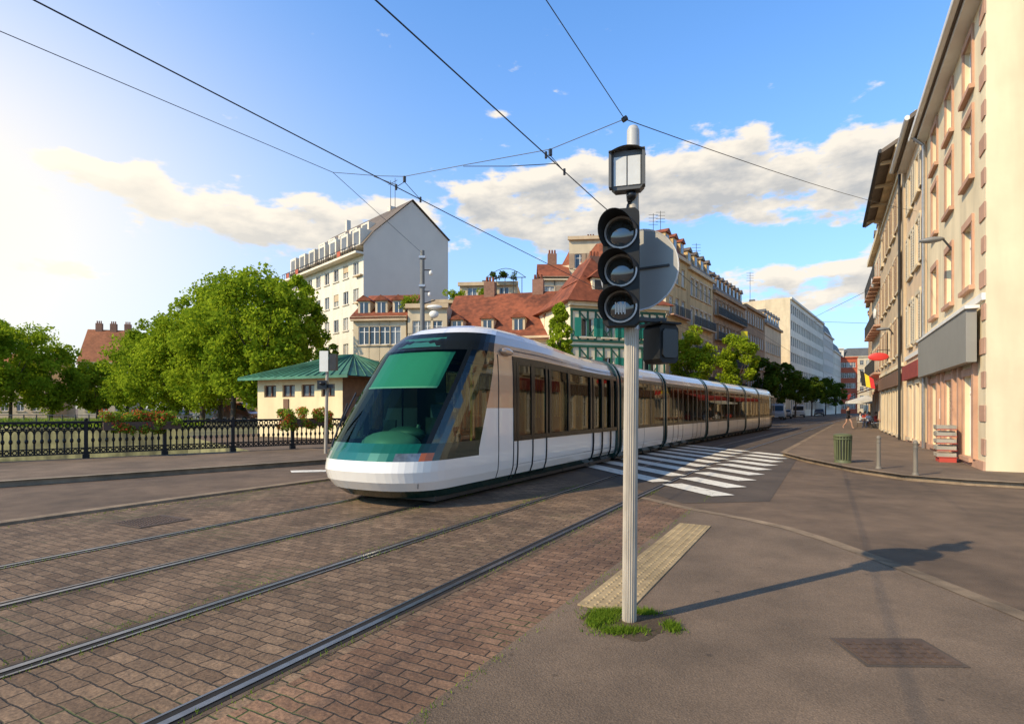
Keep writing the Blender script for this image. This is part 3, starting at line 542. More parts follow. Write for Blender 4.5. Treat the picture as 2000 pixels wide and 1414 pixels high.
lv=[(.16,7.42,1.06,.95),(.30,7.20,1.14,1.02),(.45,7.06,1.19,1.08),(.62,7.0,1.205,1.1),(.80,7.04,1.21,1.1),(.93,7.12,1.21,1.1),(1.08,7.24,1.21,1.1),(1.35,7.45,1.21,1.08),(1.67,7.70,1.21,1.05),(2.0,7.97,1.21,1.02),(2.3,8.24,1.205,.98),(2.55,8.50,1.19,.93),(2.65,8.62,1.17,.9),(2.8,8.83,1.11,.85),(2.95,9.10,1.01,.8),(3.05,9.36,.88,.8),(3.11,9.62,.72,.8),(3.15,9.95,.5,.7),(3.165,10.3,.25,.6)]
def rz(y,z):
    if z<2.2: return z
    k=max(0,min(1,(15.5-y)/4.5)); k=k*k*(3-2*k); return z+.24*k*(z-2.2)/.96
o=O('tram',MS)
phis=[0,8,16,24,30,36,42,50,54,60,68,76,84,90]
pas=[10.32,10.8,11.3,11.9,12.5,13.2,14,14.8,15.6,16.3,16.9]
def Ew(z): return 8.98+max(0,min(1.7,z-.9))*.36
def outline(z,F,W,Rr):
    pts=[]
    for ph in phis:
        a=math.radians(ph); sx=math.sin(a)**.78; cy=max(math.cos(a),0)**.78
        pts.append((W*sx,F+Rr*(1-cy)))
    y=F+Rr; E=max(Ew(z),y+.04); pts.append((W,(y+E)/2)); pts.append((W,E)); 
    last=E
    for p in [9.72]+pas:
        last=max(p,last+.03); pts.append((W,last))
    return pts
OL=[outline(*l) for l in lv]; NP=len(OL[0]); nphi=len(phis)
cats=[]
for i in range(NP-1):
    if i<nphi-1: cats.append(('f',(phis[i]+phis[i+1])/2))
    elif i<nphi+1: cats.append(('s',0))
    elif i<nphi+2: cats.append(('b',0))
    elif i<nphi+3: cats.append(('b',1))
    else: cats.append(('p',0))
def pick(c,z,side):
    k,a=c
    if z<.30: return 'skirt',TD
    if z<.80: return 'bumper' if k=='f' else 'body_white',TW
    if k in('f','s'):
        if z<.93 and k=='f':
            if 30<a<54: return 'headlights',THL
            if 54<a<70: return 'indicators',TOR
        if z<1.08: return ('front_panel',TT) if (k=='f' and a<50) else ('lower_trim',TD)
        if z<2.65:
            if k=='f' and a<54: return 'windscreen',TG
            if k=='f' and a<60: return 'window_pillar',TK
            return 'cab_side_glass',TCS
        if z<2.95: return 'header_glass',TK
        if z<3.05: return 'roof_rim',TW
        return 'roof',TB
    if k=='b':
        return ('body_white',TW) if z<1.67 else ('roof',TB)
    if z<1.08: return 'body_white',TW
    if z<2.55: return 'side_windows',TS
    return 'roof',TB
for sgn in(1,-1):
    for j in range(len(lv)-1):
        zm=(lv[j][0]+lv[j+1][0])/2
        for i in range(NP-1):
            pn,m=pick(cats[i],zm,sgn)
            q=[(OL[j][i],lv[j][0]),(OL[j][i+1],lv[j][0]),(OL[j+1][i+1],lv[j+1][0]),(OL[j+1][i],lv[j+1][0])]
            vs=[(TC+sgn*p[0],p[1],rz(p[1],z)) for p,z in q]
            o.add(pn,m,vs,[(0,1,2,3)] if sgn>0 else [(3,2,1,0)],True)
top=OL[-1]; 
for i in range(NP-1): o.add('roof',TB,[(TC+top[i][0],top[i][1],rz(top[i][1],3.165)),(TC+top[i+1][0],top[i+1][1],rz(top[i+1][1],3.165)),(TC-top[i+1][0],top[i+1][1],rz(top[i+1][1],3.165)),(TC-top[i][0],top[i][1],rz(top[i][1],3.165))],[(0,1,2,3)],True)
def tp(x,y,z): return (TC+cst(y)+x,y,rz(y,z))
mods=[(17.25,21.9),(22.3,28.5),(28.9,33.1),(33.5,38.0),(38.4,42.7),(43.1,49.6)]
for a,b in mods:
    st_=np.linspace(a,b,7); last=(b==49.6)
    for k in range(6):
        y0,y1=st_[k],st_[k+1]
        for j in range(len(lv)-1):
            w0,z0=lv[j][2],lv[j][0];w1,z1=lv[j+1][2],lv[j+1][0]; zm=(z0+z1)/2
            pn,m=pick(('p',0),zm,1)
            f0=f1=1
            if last: f0=1-.25*max(0,(y0-48)/1.6)**2; f1=1-.25*max(0,(y1-48)/1.6)**2
            for sgn in(1,-1):
                vs=[tp(sgn*w0*f0,y0,z0),tp(sgn*w0*f1,y1,z0),tp(sgn*w1*f1,y1,z1),tp(sgn*w1*f0,y0,z1)]
                o.add(pn,m,vs,[(0,1,2,3)] if sgn>0 else [(3,2,1,0)],True)
        o.add('roof',TB,[tp(.25,y0,3.165),tp(.25,y1,3.165),tp(-.25,y1,3.165),tp(-.25,y0,3.165)],[(0,1,2,3)],True)
vs=[tp(l[2]*.75,49.6,l[0]) for l in lv]+[tp(-l[2]*.75,49.6,l[0]) for l in reversed(lv)]
o.add('rear_end',TK,vs,[tuple(range(len(vs)))])
joints=[(16.9,17.25),(21.9,22.3),(28.5,28.9),(33.1,33.5),(38.0,38.4),(42.7,43.1)]
for a,b in joints:
    for (y0,y1,sc,mm,pn) in((a-.05,a+.07,1.015,TD,'joint_frames'),(b-.07,b+.05,1.015,TD,'joint_frames'),(a+.07,b-.07,.97,DARK,'bellows')):
        P=[(l[2]*sc,l[0] if sc<1 else .16+(l[0]-.16)*1.006) for l in lv]; ring=[(x,z) for x,z in P]+[(-x,z) for x,z in reversed(P)]
        k=len(ring)
        vs=[tp(x,y0,z) for x,z in ring]+[tp(x,y1,z) for x,z in ring]
        o.add(pn,mm,vs,[(i,i+1,k+i+1,k+i) for i in range(k-1)])
        if sc>1:
            for yy in(y0,y1):
                inn=[(x*.93,.16+(z-.16)*.975) for x,z in ring]
                vs=[tp(x,yy,z) for x,z in ring]+[tp(x,yy,z) for x,z in inn]; o.add(pn,mm,vs,[(i,i+1,k+i+1,k+i) for i in range(k-1)])
def bar(pn,m,y0,y1,z0,z1,pr=.012,th=.03):
    for sgn in(1,-1):
        def wz(z): 
            for q in range(len(lv)-1):
                if lv[q][0]<=z<=lv[q+1][0]: t=(z-lv[q][0])/(lv[q+1][0]-lv[q][0]); return lv[q][2]*(1-t)+lv[q+1][2]*t
            return 1.1
        zz=[z0]+[l[0] for l in lv if z0<l[0]<z1]+[z1]
        for za,zb in zip(zz[:-1],zz[1:]):
            wa,wb=wz(za),wz(zb)
            v=[tp(sgn*(wa+pr),y0,za),tp(sgn*(wa+pr),y1,za),tp(sgn*(wb+pr),y1,zb),tp(sgn*(wb+pr),y0,zb),tp(sgn*(wa-th),y0,za),tp(sgn*(wa-th),y1,za),tp(sgn*(wb-th),y1,zb),tp(sgn*(wb-th),y0,zb)]
            o.add(pn,m,v,[(0,1,2,3),(7,6,5,4),(4,0,3,7),(1,5,6,2)])
def door(y0,y1):
    ym=(y0+y1)/2
    for y in(y0,ym,y1): bar('door_seals',TK,y-.018,y+.018,.22,1.06,.006)
    bar('door_seals',TK,y0,y1,.22,.25,.005)
    for y in(y0,ym-.03,ym+.03,y1): bar('window_pillars',TK,y-.05,y+.05,1.06,2.56,.008)
    for y in (y0+.12,ym+.12): bar('door_handles',STEEL,y,y+.03,1.15,1.9,-.05,.08)
def win(y): bar('window_pillars',TK,y-.06,y+.06,1.06,2.56,.007)
segs=[(10.32,16.9)]+mods
for a,b in segs:
    m_=np.linspace(a,b,6)
    for y0,y1 in zip(m_[:-1],m_[1:]):
        bar('window_band',TK,y0,y1,.99,1.10,.004); bar('window_band',TK,y0,y1,2.50,2.63,.004)
        bar('roof_seam',DARK,y0,y1,2.72,2.732,.003); bar('skirt_seam',DARK,y0,y1,.50,.506,.002)
    win(a+.05);win(b-.05)
door(10.5,11.9); door(14.9,16.3); win(13.2); win(12.1); win(14.7); win(16.45)
bar('body_seams',TK,9.70,9.715,.3,2.62,.002); bar('body_seams',TK,10.31,10.33,.2,2.6,.004)
for a,b in mods:
    L_=b-a
    if L_>5.5: door(a+.9,a+2.3); door(b-2.3,b-.9); win((a+b)/2)
    else: win(a+L_*.33);win(a+L_*.66); bar('body_seams',TK,a+L_*.5-.01,a+L_*.5+.01,.2,1.0,.003)
for a,b in [(7.9,16.85)]+mods:
    k=5
    for i in range(k):
        y0=a+(b-a)*i/k;y1=a+(b-a)*(i+1)/k; c=cst((y0+y1)/2)
        o.box('underframe',DARK,TC+c-1.0,TC+c+1.0,y0,y1,.08,.3)
        o.box('floor',TI,TC+c-1.12,TC+c+1.12,y0,y1,.32,.38)
        if y0>9.8: o.box('ceiling',TI,TC+c-.9,TC+c+.9,y0,y1,2.62,2.68)
HY=mat('handrail_yellow',(.6,.42,.03),rough=.4)
for a,b in [(11,16.5)]+mods:
    y=a+.6
    while y<b-.6:
        c=cst(y)
        for x in(-.95,.55):
            o.box('seats',TSEAT,TC+c+x,TC+c+x+.42,y,y+.42,.75,.85); o.box('seats',TSEAT,TC+c+x,TC+c+x+.42,y+.38,y+.45,.85,1.45)
        o.cyl('handrails',HY,(TC+c+.45,y+.2,.38),(TC+c+.45,y+.2,2.62),.018,.018,6)
        o.cyl('handrails',HY,(TC+c-.45,y+.6,.38),(TC+c-.45,y+.6,2.62),.018,.018,6)
        y+=1.25
# cab interior
TD2=mat('tram_dashboard',(.04,.08,.07),rough=.5,var=.2)
o.ell('dashboard',mat('tram_console',(.22,.33,.28),rough=.5,var=.15),(TC-.05,8.0,1.0),(.62,.42,.26),16,10); o.box('dashboard_base',TD2,TC-1.0,TC+1.0,7.75,8.5,.38,.98)
o.ell('instrument_hood',TD2,(TC+.1,8.25,1.2),(.42,.2,.14),14,8)
o.cyl('steering_console',TD2,(TC+.1,8.5,1.0),(TC+.1,8.62,1.35),.05,.04,8); o.box('screens',BLACK,TC-.5,TC-.2,8.3,8.34,1.2,1.45); o.box('screens',BLACK,TC+.5,TC+.8,8.3,8.34,1.2,1.5)
o.box('driver_seat',TSEAT,TC-.25,TC+.25,9.0,9.5,.8,.92); o.box('driver_seat',TSEAT,TC-.25,TC+.25,9.45,9.55,.92,1.75); o.box('driver_seat',TSEAT,TC-.13,TC+.13,9.46,9.54,1.78,1.98)
CP=mat('cab_partition',(.03,.035,.035),rough=.4)
o.box('cab_partition',CP,TC-1.1,TC-.35,10.1,10.14,.38,2.6); o.box('cab_partition',CP,TC+.35,TC+1.1,10.1,10.14,.38,1.2)
o.cyl('cab_handrail',HY,(TC+.9,9.2,.9),(TC+.9,9.2,2.5),.02,.02,8)
BL=mat('sun_blind',(.15,.44,.36),rough=.7,var=.05)
def fz(z):
    for q in range(len(lv)-1):
        if lv[q][0]<=z<=lv[q+1][0]: t=(z-lv[q][0])/(lv[q+1][0]-lv[q][0]); return lv[q][1]*(1-t)+lv[q+1][1]*t
bz=[2.06,2.3,2.55,2.62]; xs_=np.linspace(-.80,.80,9)
def V3(x,y,z): return (TC+x,y,rz(y,z))
vs=[V3(x,fz(z)+.06+.34*abs(x)**2.6,z) for z in bz for x in xs_]; o.add('sun_blind',BL,vs,[(r*9+c,r*9+c+1,r*9+9+c+1,r*9+9+c) for r in range(3) for c in range(8)],True)
vs=[V3(x,fz(z)+.045+.34*abs(x)**2.6,z) for z in(2.03,2.06) for x in xs_]; o.add('sun_blind_bar',WHITE,vs,[(c,c+1,9+c+1,9+c) for c in range(8)],True)
vs=[V3(x,fz(z)-.012+.33*abs(x)**2.6,z) for z in(2.70,2.86) for x in np.linspace(-.5,.5,7)]; o.add('destination_display',mat('display_dark_green',(.02,.12,.095),rough=.4),vs,[(c,c+1,7+c+1,7+c) for c in range(6)],True)
o.tube('wiper',BLACK,[(TC-.62,7.13,1.0),(TC-.60,7.18,1.15),(TC-.74,7.62,1.75)],.018); o.tube('wiper',BLACK,[(TC-.78,7.40,1.25),(TC-.70,7.80,1.95)],.014)
for sg in(1,-1): o.ell('mirror_camera',TB,(TC+sg*1.2,10.05,2.80),(.09,.24,.08),12,8)
for sg in (1,-1):
    o.tube('bumper_seam',TK,[(TC+sg*(.99+.03*(z>.5)),7.42+(.62-z)*.12 if z<.62 else 7.42,z) for z in(.35,.62,.8)],.006)
o.finish()
# ------------------------------------------------------------------ traffic signal post
o=O('traffic_signal_post'); bxs,bys=.914,4.45
PG=mat('post_grey',(.44,.38,.30),rough=.5,metal=.2,var=.3,scale=6,stretch=(4,4,.6),streak=.2)
n=40; vs=[];z0,z1=0,2.36
for z in(z0,z1):
    for i in range(n):
        a=2*math.pi*i/n; r=.056 if i%2 else .050; vs.append((bxs+.02*z/2.4+r*math.cos(a),bys+r*math.sin(a),z))
o.add('fluted_pole',PG,vs,[(i,(i+1)%n,n+(i+1)%n,n+i) for i in range(n)])
o.cyl('upper_pole',PG,(bxs+.035,bys,2.3),(bxs+.03,bys,3.74),.043,.043,16); o.cyl('pole_cap',mat('cap_grey',(.5,.49,.46),rough=.5),(bxs+.03,bys,3.70),(bxs+.03,bys,3.83),.050,.048,16); o.cyl('pole_cap',MATS['cap_grey'],(bxs+.03,bys,3.83),(bxs+.03,bys,3.86),.048,.035,16)
for z in(3.50,2.40,2.95,2.28): o.cyl('clamps',STEEL,(bxs+.034,bys,z),(bxs+.034,bys,z+.03),.05,.05,14)
MH=Matrix.Translation((.835,4.36,0))@Matrix.Rotation(math.radians(-14),4,'Z'); sv=o.M; o.M=MH
def oct(pn,m,w,h0,h1,y0,y1,c):
    P=[(-w+c,h0),(w-c,h0),(w,h0+c),(w,h1-c),(w-c,h1),(-w+c,h1),(-w,h1-c),(-w,h0+c)]
    vs=[(x,y0,z) for x,z in P]+[(x,y1,z) for x,z in P]
    o.add(pn,m,vs,[tuple(range(8)),tuple(range(15,7,-1))]+[(i,i+8,(i+1)%8+8,(i+1)%8) for i in range(8)])
HB=mat('signal_housing',(.014,.014,.013),rough=.55,var=.3,scale=9,spec=.3); RIM=mat('lens_rim',(.5,.5,.48),rough=.4); LENS=mat('signal_lens',(.03,.035,.035),rough=.05,spec=1.,var=.3,scale=20,coat=1)
oct('housing',HB,.135,2.29,3.17,-.07,.06,.03)
for zc in(2.985,2.700,2.430):
    r=.122; n=28
    vs=[];
    for rr,yy in((r,-.09),(r-.012,-.095),(r-.014,-.072)):
        for i in range(n): a=2*math.pi*i/n; vs.append((rr*math.cos(a),yy,zc+rr*math.sin(a)))
    o.add('lens_rims',RIM,vs,[(q*n+i,q*n+(i+1)%n,(q+1)*n+(i+1)%n,(q+1)*n+i) for q in(0,1) for i in range(n)],True)
    o.ell('lenses',LENS,(0,-.07,zc),(r-.014,.035,r-.014),24,12)
    vs=[];k=22
    for dep in(0,1):
        for q in range(k+1):
            a=math.radians(10+215*q/k); cx=(r+.008)*math.cos(a); cz=(r+.008)*math.sin(a)
            ln=.03+.20*max(0,(math.sin(a-.35)+.45)/1.45)
            vs.append((cx-.03*dep,-.07-ln*dep,zc+cz-.012*dep))
    o.add('visors',HB,vs,[(i,i+1,k+2+i,k+1+i) for i in range(k)],True)
    vs2=[(x*.965,y,zc+(z-zc)*.965) for x,y,z in vs]; o.add('visors',HB,vs2,[(k+1+i,k+2+i,i+1,i) for i in range(k)],True)
    o.add('visors',HB,vs[k+1:]+vs2[k+1:],[(i,i+1,k+2+i,k+1+i) for i in range(k)],True)
for i in range(7): o.box('lens_symbol',WHITE,-.04+i*.0115,-.034+i*.0115,-.1085,-.1065,2.37+.012*(i%2),2.46-.008*(i%3))
o.M=sv
o.box('brackets',DARK,.84,.95,4.38,4.46,2.34,2.37); o.box('brackets',DARK,.84,.95,4.38,4.46,3.06,3.09)
GB=mat('sign_back',(.24,.235,.22),rough=.5,metal=.3,var=.1)
MD=Matrix.Translation((1.015,4.58,2.775))@Matrix.Rotation(math.radians(-32),4,'Z'); o.M=MD
o.cyl('sign_disc',GB,(0,0,0),(0,.012,0),.315,.315,48,smooth=False)
vs=[];n=48
for rr,yy in((.315,-.002),(.325,-.01),(.322,.018)):
    for i in range(n): a=2*math.pi*i/n; vs.append((rr*math.cos(a),yy,rr*math.sin(a)))
o.add('sign_rim',mat('sign_rim',(.6,.6,.6),rough=.4),vs,[(q*n+i,q*n+(i+1)%n,(q+1)*n+(i+1)%n,(q+1)*n+i) for q in(0,1) for i in range(n)])
o.add('sign_face',WHITE,[(.318*math.cos(2*math.pi*i/n),.0145,.318*math.sin(2*math.pi*i/n)) for i in range(n)],[tuple(range(n))])
o.box('sign_bracket',DARK,-.10,.25,-.016,-.002,.0,.016)
o.M=sv
MP=Matrix.Translation((1.175,4.50,2.17))@Matrix.Rotation(math.radians(28),4,'Z'); o.M=MP
oct('pedestrian_signal',HB,.095,-.15,.15,-.09,.10,.03); o.box('pedestrian_signal_hood',HB,-.10,.10,-.12,.18,.15,.165); oct('pedestrian_signal_back',BLACK,.075,-.11,.11,-.105,-.09,.02)
o.box('pedestrian_bracket',DARK,-.24,-.1,-.02,.03,.17,.2);o.M=sv
o.box('pedestrian_bracket',DARK,.95,1.2,4.43,4.47,2.34,2.37)
ML=Matrix.Translation((.885,4.38,3.50))@Matrix.Rotation(math.radians(-16),4,'Z'); o.M=ML
CG=mat('lamp_box_grey',(.09,.09,.085),rough=.5,var=.15)
oct('lamp_box',CG,.125,-.165,.13,-.03,.07,.03)
LPW=mat('lamp_panel_white',(.66,.65,.60),rough=.3,var=.10,scale=10)
o.box('lamp_panels',LPW,-.10,-.004,-.038,-.03,-.135,.085); o.box('lamp_panels',LPW,.006,.10,-.038,-.03,-.135,.085)
vs=[];k=12
for yy in(-.09,.09):
    for q in range(k+1): x=-.135+.27*q/k; vs.append((x,yy,.13+.04*math.cos((q/k-.5)*math.pi)-(.02 if yy<0 else 0)))
o.add('lamp_hood',CG,vs,[(i,i+1,k+2+i,k+1+i) for i in range(k)],True); 
o.box('lamp_frame',CG,-.135,-.115,-.07,.0,-.15,.13);o.box('lamp_frame',CG,.115,.135,-.07,.0,-.15,.13)
o.ell('lamp_knuckle',BLACK,(.03,.03,-.19),(.04,.04,.04)); o.M=sv
o.tube('lamp_bracket',BLACK,[(.90,4.40,3.33),(.91,4.42,3.27),(.945,4.45,3.25)],.022)
o.tube('cable',BLACK,[(.88,4.42,3.17),(.90,4.43,3.25),(.93,4.43,3.27)],.008)
o.finish()
EARTH=mat('earth',(.10,.065,.036),rough=.95,var=.3,scale=20,bump=.6,speck=.3)
o=O('earth_patch'); n=30; o.add('earth',EARTH,[(bxs,bys,.02)]+[(bxs+.33*(1+.18*math.sin(3*a)+.08*math.sin(7*a))*math.cos(a),bys+.30*(1+.18*math.sin(3*a)+.08*math.sin(7*a))*math.sin(a),.0065) for a in [2*math.pi*i/n for i in range(n)]],[(0,i+1,(i+1)%n+1) for i in range(n)]); o.finish()
LG=leafmat('grass_blades',(.08,.15,.012),(.28,.38,.04),.4)
def blades(name,pts,h,w,m):
    k=len(pts); a=rng.uniform(0,2*math.pi,k); hh=h*rng.uniform(.4,1,k); lean=rng.uniform(-.8,.8,(k,2))*hh[:,None]
    dx=np.cos(a)*w;dy=np.sin(a)*w
    V=np.zeros((k,3,3)); V[:,0,0]=pts[:,0]-dx;V[:,0,1]=pts[:,1]-dy;V[:,0,2]=pts[:,2];V[:,1,0]=pts[:,0]+dx;V[:,1,1]=pts[:,1]+dy;V[:,1,2]=pts[:,2];V[:,2,0]=pts[:,0]+lean[:,0];V[:,2,1]=pts[:,1]+lean[:,1];V[:,2,2]=pts[:,2]+hh
    F=np.arange(k*3).reshape(k,3); me=bpy.data.meshes.new(name); me.from_pydata(V.reshape(-1,3).tolist(),[],F.tolist()); me.materials.append(m)
    ob=bpy.data.objects.new(name,me); scn.collection.objects.link(ob); return ob
P=[]
for (cx,cy,sx,sy,k) in((-.19,.08,.10,.12,1300),(-.1,-.2,.16,.06,800),(.0,.2,.2,.05,700),(.30,-.12,.05,.08,500),(-.28,-.05,.05,.08,400),(.15,.17,.08,.04,300)):
    P.append(np.stack([bxs+cx+rng.normal(0,sx*.6,k),bys+cy+rng.normal(0,sy*.6,k),np.full(k,.008)],1))
blades('grass',np.concatenate(P),.05,.004,LG)
P=[]
for t0 in(-2.95,-4.42,-4.66,-5.95,-7.45,-1.9,-10.0,-9.9):
    k=420; sc=rng.choice([1.5,3.2,5.,7.4,9,11,2.4,6.1],k)+rng.normal(0,.35,k); tt=t0+rng.normal(0,.03,k); 
    P.append(np.stack([CT*tt+ST*sc,-ST*tt+CT*sc,np.full(k,.01)],1))
blades('weeds',np.concatenate(P),.03,.004,LG)
# ------------------------------------------------------------------ trees
BARK=mat('bark',(.08,.06,.045),rough=.95,var=.3,scale=5,bump=.6)
LM1=leafmat('leaves_bright',(.12,.20,.012),(.46,.56,.035),.45); LM2=leafmat('leaves_dark',(.04,.07,.01),(.13,.19,.02),.3)
def leafmesh(cent,rad,n,size):
    idx=rng.integers(0,len(cent),n); c=cent[idx]; r=rad[idx]
    d=rng.normal(0,1,(n,3)); d/=np.linalg.norm(d,axis=1)[:,None]; p=c+d*(r*rng.uniform(.25,1,n)**.6)[:,None]*np.array([1,1,.8])
    a=rng.normal(0,1,(n,3)); a/=np.linalg.norm(a,axis=1)[:,None]; b=np.cross(a,rng.normal(0,1,(n,3))); b/=np.linalg.norm(b,axis=1)[:,None]
    s=size*rng.uniform(.6,1.25,n)[:,None]; a*=s;b*=s*.7
    return np.stack([p-a,p-b,p+a,p+b],1).reshape(-1,3)
def tree(name,x,y,h,cr,zc0,n,m,size=.16,K=60,trunk=.22,cone=False,z0=0,cl=(.17,.34)):
    o=O(name); tz=zc0+(h-zc0)*.35
    o.cyl('trunk',BARK,(x,y,z0),(x+.1,y,z0+tz*.55),trunk,trunk*.75,9); o.cyl('trunk',BARK,(x+.1,y,z0+tz*.55),(x,y+.1,z0+tz),trunk*.75,trunk*.45,9)
    cz=(h+zc0)/2; hz=(h-zc0)/2
    c=[]; 
    while len(c)<K:
        v=rng.uniform(-1,1,3)
        rr=np.linalg.norm(v)
        if rr>1 or rr<.5: continue
        f=1.
        if cone: f=1-.7*(v[2]*.5+.5)
        c.append((x+v[0]*cr*f*.88,y+v[1]*cr*f*.88,z0+cz+v[2]*hz*.92))
    c=np.array(c); rad=rng.uniform(*cl,K)*cr
    for i in rng.choice(K,min(9,K),replace=False): o.cyl('limbs',BARK,(x,y,z0+tz*rng.uniform(.55,1)),tuple(c[i]),trunk*.32,trunk*.08,6)
    V=leafmesh(c,rad,n,size); e=o.finish()
    me=bpy.data.meshes.new('foliage'); me.from_pydata(V.tolist(),[],np.arange(len(V)).reshape(-1,4).tolist()); me.materials.append(m)
    ob=bpy.data.objects.new('foliage',me); scn.collection.objects.link(ob); ob.parent=e
def X(px,Y): return (px-1000)/1115*Y
for (px,Y,topy,crp,n,zc) in((515,50,513,108,30000,1.2),(455,56,530,104,26000,1.1),(580,54,530,60,14000,1.2),(395,60,565,98,24000,.8),(330,64,612,88,19000,.7),(275,70,645,68,13000,.6),(365,72,600,70,10000,.8),(248,78,680,40,7000,.6),(430,66,560,70,9000,.9)):
    h=(797-topy)/1115*Y+1.67; tree('plane_tree',X(px,Y),Y,h,crp/1115*Y,zc,n,LM1,size=.16,K=110,trunk=.28,cl=(.13,.32))
for (px,Y,topy,crp) in((190,86,705,42),(100,80,655,64),(20,74,612,85),(-60,68,590,80)):
    h=(797-topy)/1115*Y+1.67; tree('plane_tree',X(px,Y),Y,h,crp/1115*Y,.8,13000,LM1,size=.2,K=70)
tree('birch_tree',X(1092,34),34,1.67+(797-572)/1115*34,1.25,2.2,9000,LM1,size=.085,K=110,trunk=.12,cone=True,cl=(.14,.26))
tree('small_tree',X(638,45),45,1.67+150/1115*45,1.1,2.5,3500,LM2,size=.12,K=40,trunk=.1)
tree('street_tree',X(1352,48),48,1.67+160/1115*48,1.9,2.4,11000,LM1,size=.11,K=65,trunk=.14)
tree('street_tree',X(1440,58),58,1.67+150/1115*58,2.1,2.4,11000,LM1,size=.12,K=65,trunk=.14)
for (px,Y,ty,cr) in((1488,75,700,2.4),(1525,85,708,2.6),(1553,100,722,2.6),(1585,115,735,3),(1612,130,738,3.2),(1632,150,745,3)):
    tree('street_tree',X(px,Y),Y,1.67+(797-ty)/1115*Y,cr,2.4,4500,LM2,size=.2,K=40,trunk=.16)
def bush(name,c,r,n,m,size):
    K=12; cc=np.array(c)+rng.uniform(-1,1,(K,3))*np.array(r)*.8; V=leafmesh(cc,np.full(K,min(r)*.7+.08),n,size)
    me=bpy.data.meshes.new(name); me.from_pydata(V.tolist(),[],np.arange(len(V)).reshape(-1,4).tolist()); me.materials.append(m)
    ob=bpy.data.objects.new(name,me); scn.collection.objects.link(ob); return ob
bush('roof_garden_shrubs',(-6,57.5,13.0),(1.3,.6,.5),1200,LM1,.09); bush('roof_garden_shrubs',(-.6,58.5,15.2),(1.8,.6,.35),900,LM2,.09); bush('roof_garden_shrubs',(-2.6,57,13.1),(1.8,.4,.4),900,LM1,.09);bush('roof_garden_shrubs',(-9,50,10.9),(.8,.5,.6),700,LM1,.09)
o=O('roof_pergola')
for a in np.linspace(-2.4,1.,5): o.tube('posts',DARK,[(a,57.4,12.6),(a,57.4,14.8)],.035)
for k in range(10):
    a0=-2.6+k*.4; o.cyl('arch',DARK,(a0,57.4,14.8+.9*math.sin(math.pi*k/10)),(a0+.4,57.4,14.8+.9*math.sin(math.pi*(k+1)/10)),.03,.03,5)
o.tube('beam',DARK,[(-2.6,57.4,14.8),(1.4,57.4,14.8)],.04); o.finish()
# ------------------------------------------------------------------ bridge railing
IR=mat('cast_iron_black',(.016,.015,.014),rough=.6,var=.3,scale=8,spec=.3)
ra=Vector((-26,6.8)); rb=Vector((-5.6,24.0)); rd=(rb-ra); RL=rd.length; rd/=RL
MR=Matrix.Translation((ra.x,ra.y,.13))@Matrix.Rotation(math.atan2(rd.y,rd.x),4,'Z'); o=O('bridge_railing',MR)
o.box('top_rail',IR,0,RL,-.06,.06,1.07,1.14); o.box('mid_rail',IR,0,RL,-.025,.025,.89,.925); o.box('bottom_rail',IR,0,RL,-.04,.04,.13,.17); o.box('low_rail',IR,0,RL,-.02,.02,.30,.33)
x=0;i=0
while x<RL:
    if i%12==0:
        o.box('posts',IR,x-.05,x+.05,-.07,.07,0,1.15); o.ell('post_finials',IR,(x,0,1.19),(.06,.06,.05),8,6); o.box('posts',IR,x-.09,x+.09,-.09,.09,-.0,.12)
    else:
        o.cyl('balusters',IR,(x,0,.17),(x,0,.9),.026,.022,6); o.ell('baluster_knobs',IR,(x,0,.55),(.05,.05,.08),6,4)
    k=8
    for q in range(k):
        a=math.pi*q/k;b=math.pi*(q+1)/k; o.cyl('arches',IR,(x+.0875+.08*math.cos(a),0,.76+.12*math.sin(a)),(x+.0875+.08*math.cos(b),0,.76+.12*math.sin(b)),.022,.022,4)
    for q in range(8):
        a=2*math.pi*q/8;b=2*math.pi*(q+1)/8; o.cyl('rings',IR,(x+.0875+.06*math.cos(a),0,1.0+.07*math.sin(a)),(x+.0875+.06*math.cos(b),0,1.0+.07*math.sin(b)),.020,.020,4); o.cyl('rings',IR,(x+.0875+.05*math.cos(a),0,.235+.055*math.sin(a)),(x+.0875+.05*math.cos(b),0,.235+.055*math.sin(b)),.016,.016,4)
    x+=.175;i+=1
o.finish()
REDF=leafmat('red_flowers',(.45,.035,.02),(.75,.13,.06),.3); PLF=leafmat('planter_leaves',(.10,.18,.02),(.36,.46,.05),.4)
def planter(u0,u1,hh=0):
    o=O('flower_planter',MR); o.box('trough',mat('planter_brown',(.1,.06,.04)),u0,u1,-.32,-.07,.85,1.10); o.box('hooks',IR,u0+.1,u0+.14,-.07,.07,1.14,1.17); o.box('hooks',IR,u1-.14,u1-.1,-.07,.07,1.14,1.17); e=o.finish()
    k=46; cc=[]
    for i in range(k):
        p=ra+rd*rng.uniform(u0,u1)+Vector((rd.y,-rd.x))*rng.uniform(-.05,.36); cc.append((p.x,p.y,1.24+rng.uniform(-.30,.24+hh)))
    cc=np.array(cc)
    for nm,m,n,s,c_ in(('planter_foliage',PLF,4800,.042,cc),('planter_flowers',REDF,1100,.032,cc[::2]+np.array([0,-.06,.04]))):
        V=leafmesh(c_,np.full(len(c_),.19),n,s); me=bpy.data.meshes.new(nm); me.from_pydata(V.tolist(),[],np.arange(len(V)).reshape(-1,4).tolist()); me.materials.append(m)
        ob=bpy.data.objects.new(nm,me); scn.collection.objects.link(ob); ob.parent=e
def upx(px):
    u=(px-1000)/1115; return (ra.x-u*ra.y)/(u*rd.y-rd.x)
planter(upx(200),upx(350)); planter(upx(548),upx(640),.1); 
o=O('quay_fence'); fa=Vector((-110,68.4));fb=Vector((-26,47.4)); fd=(fb-fa);FL=fd.length;fd/=FL
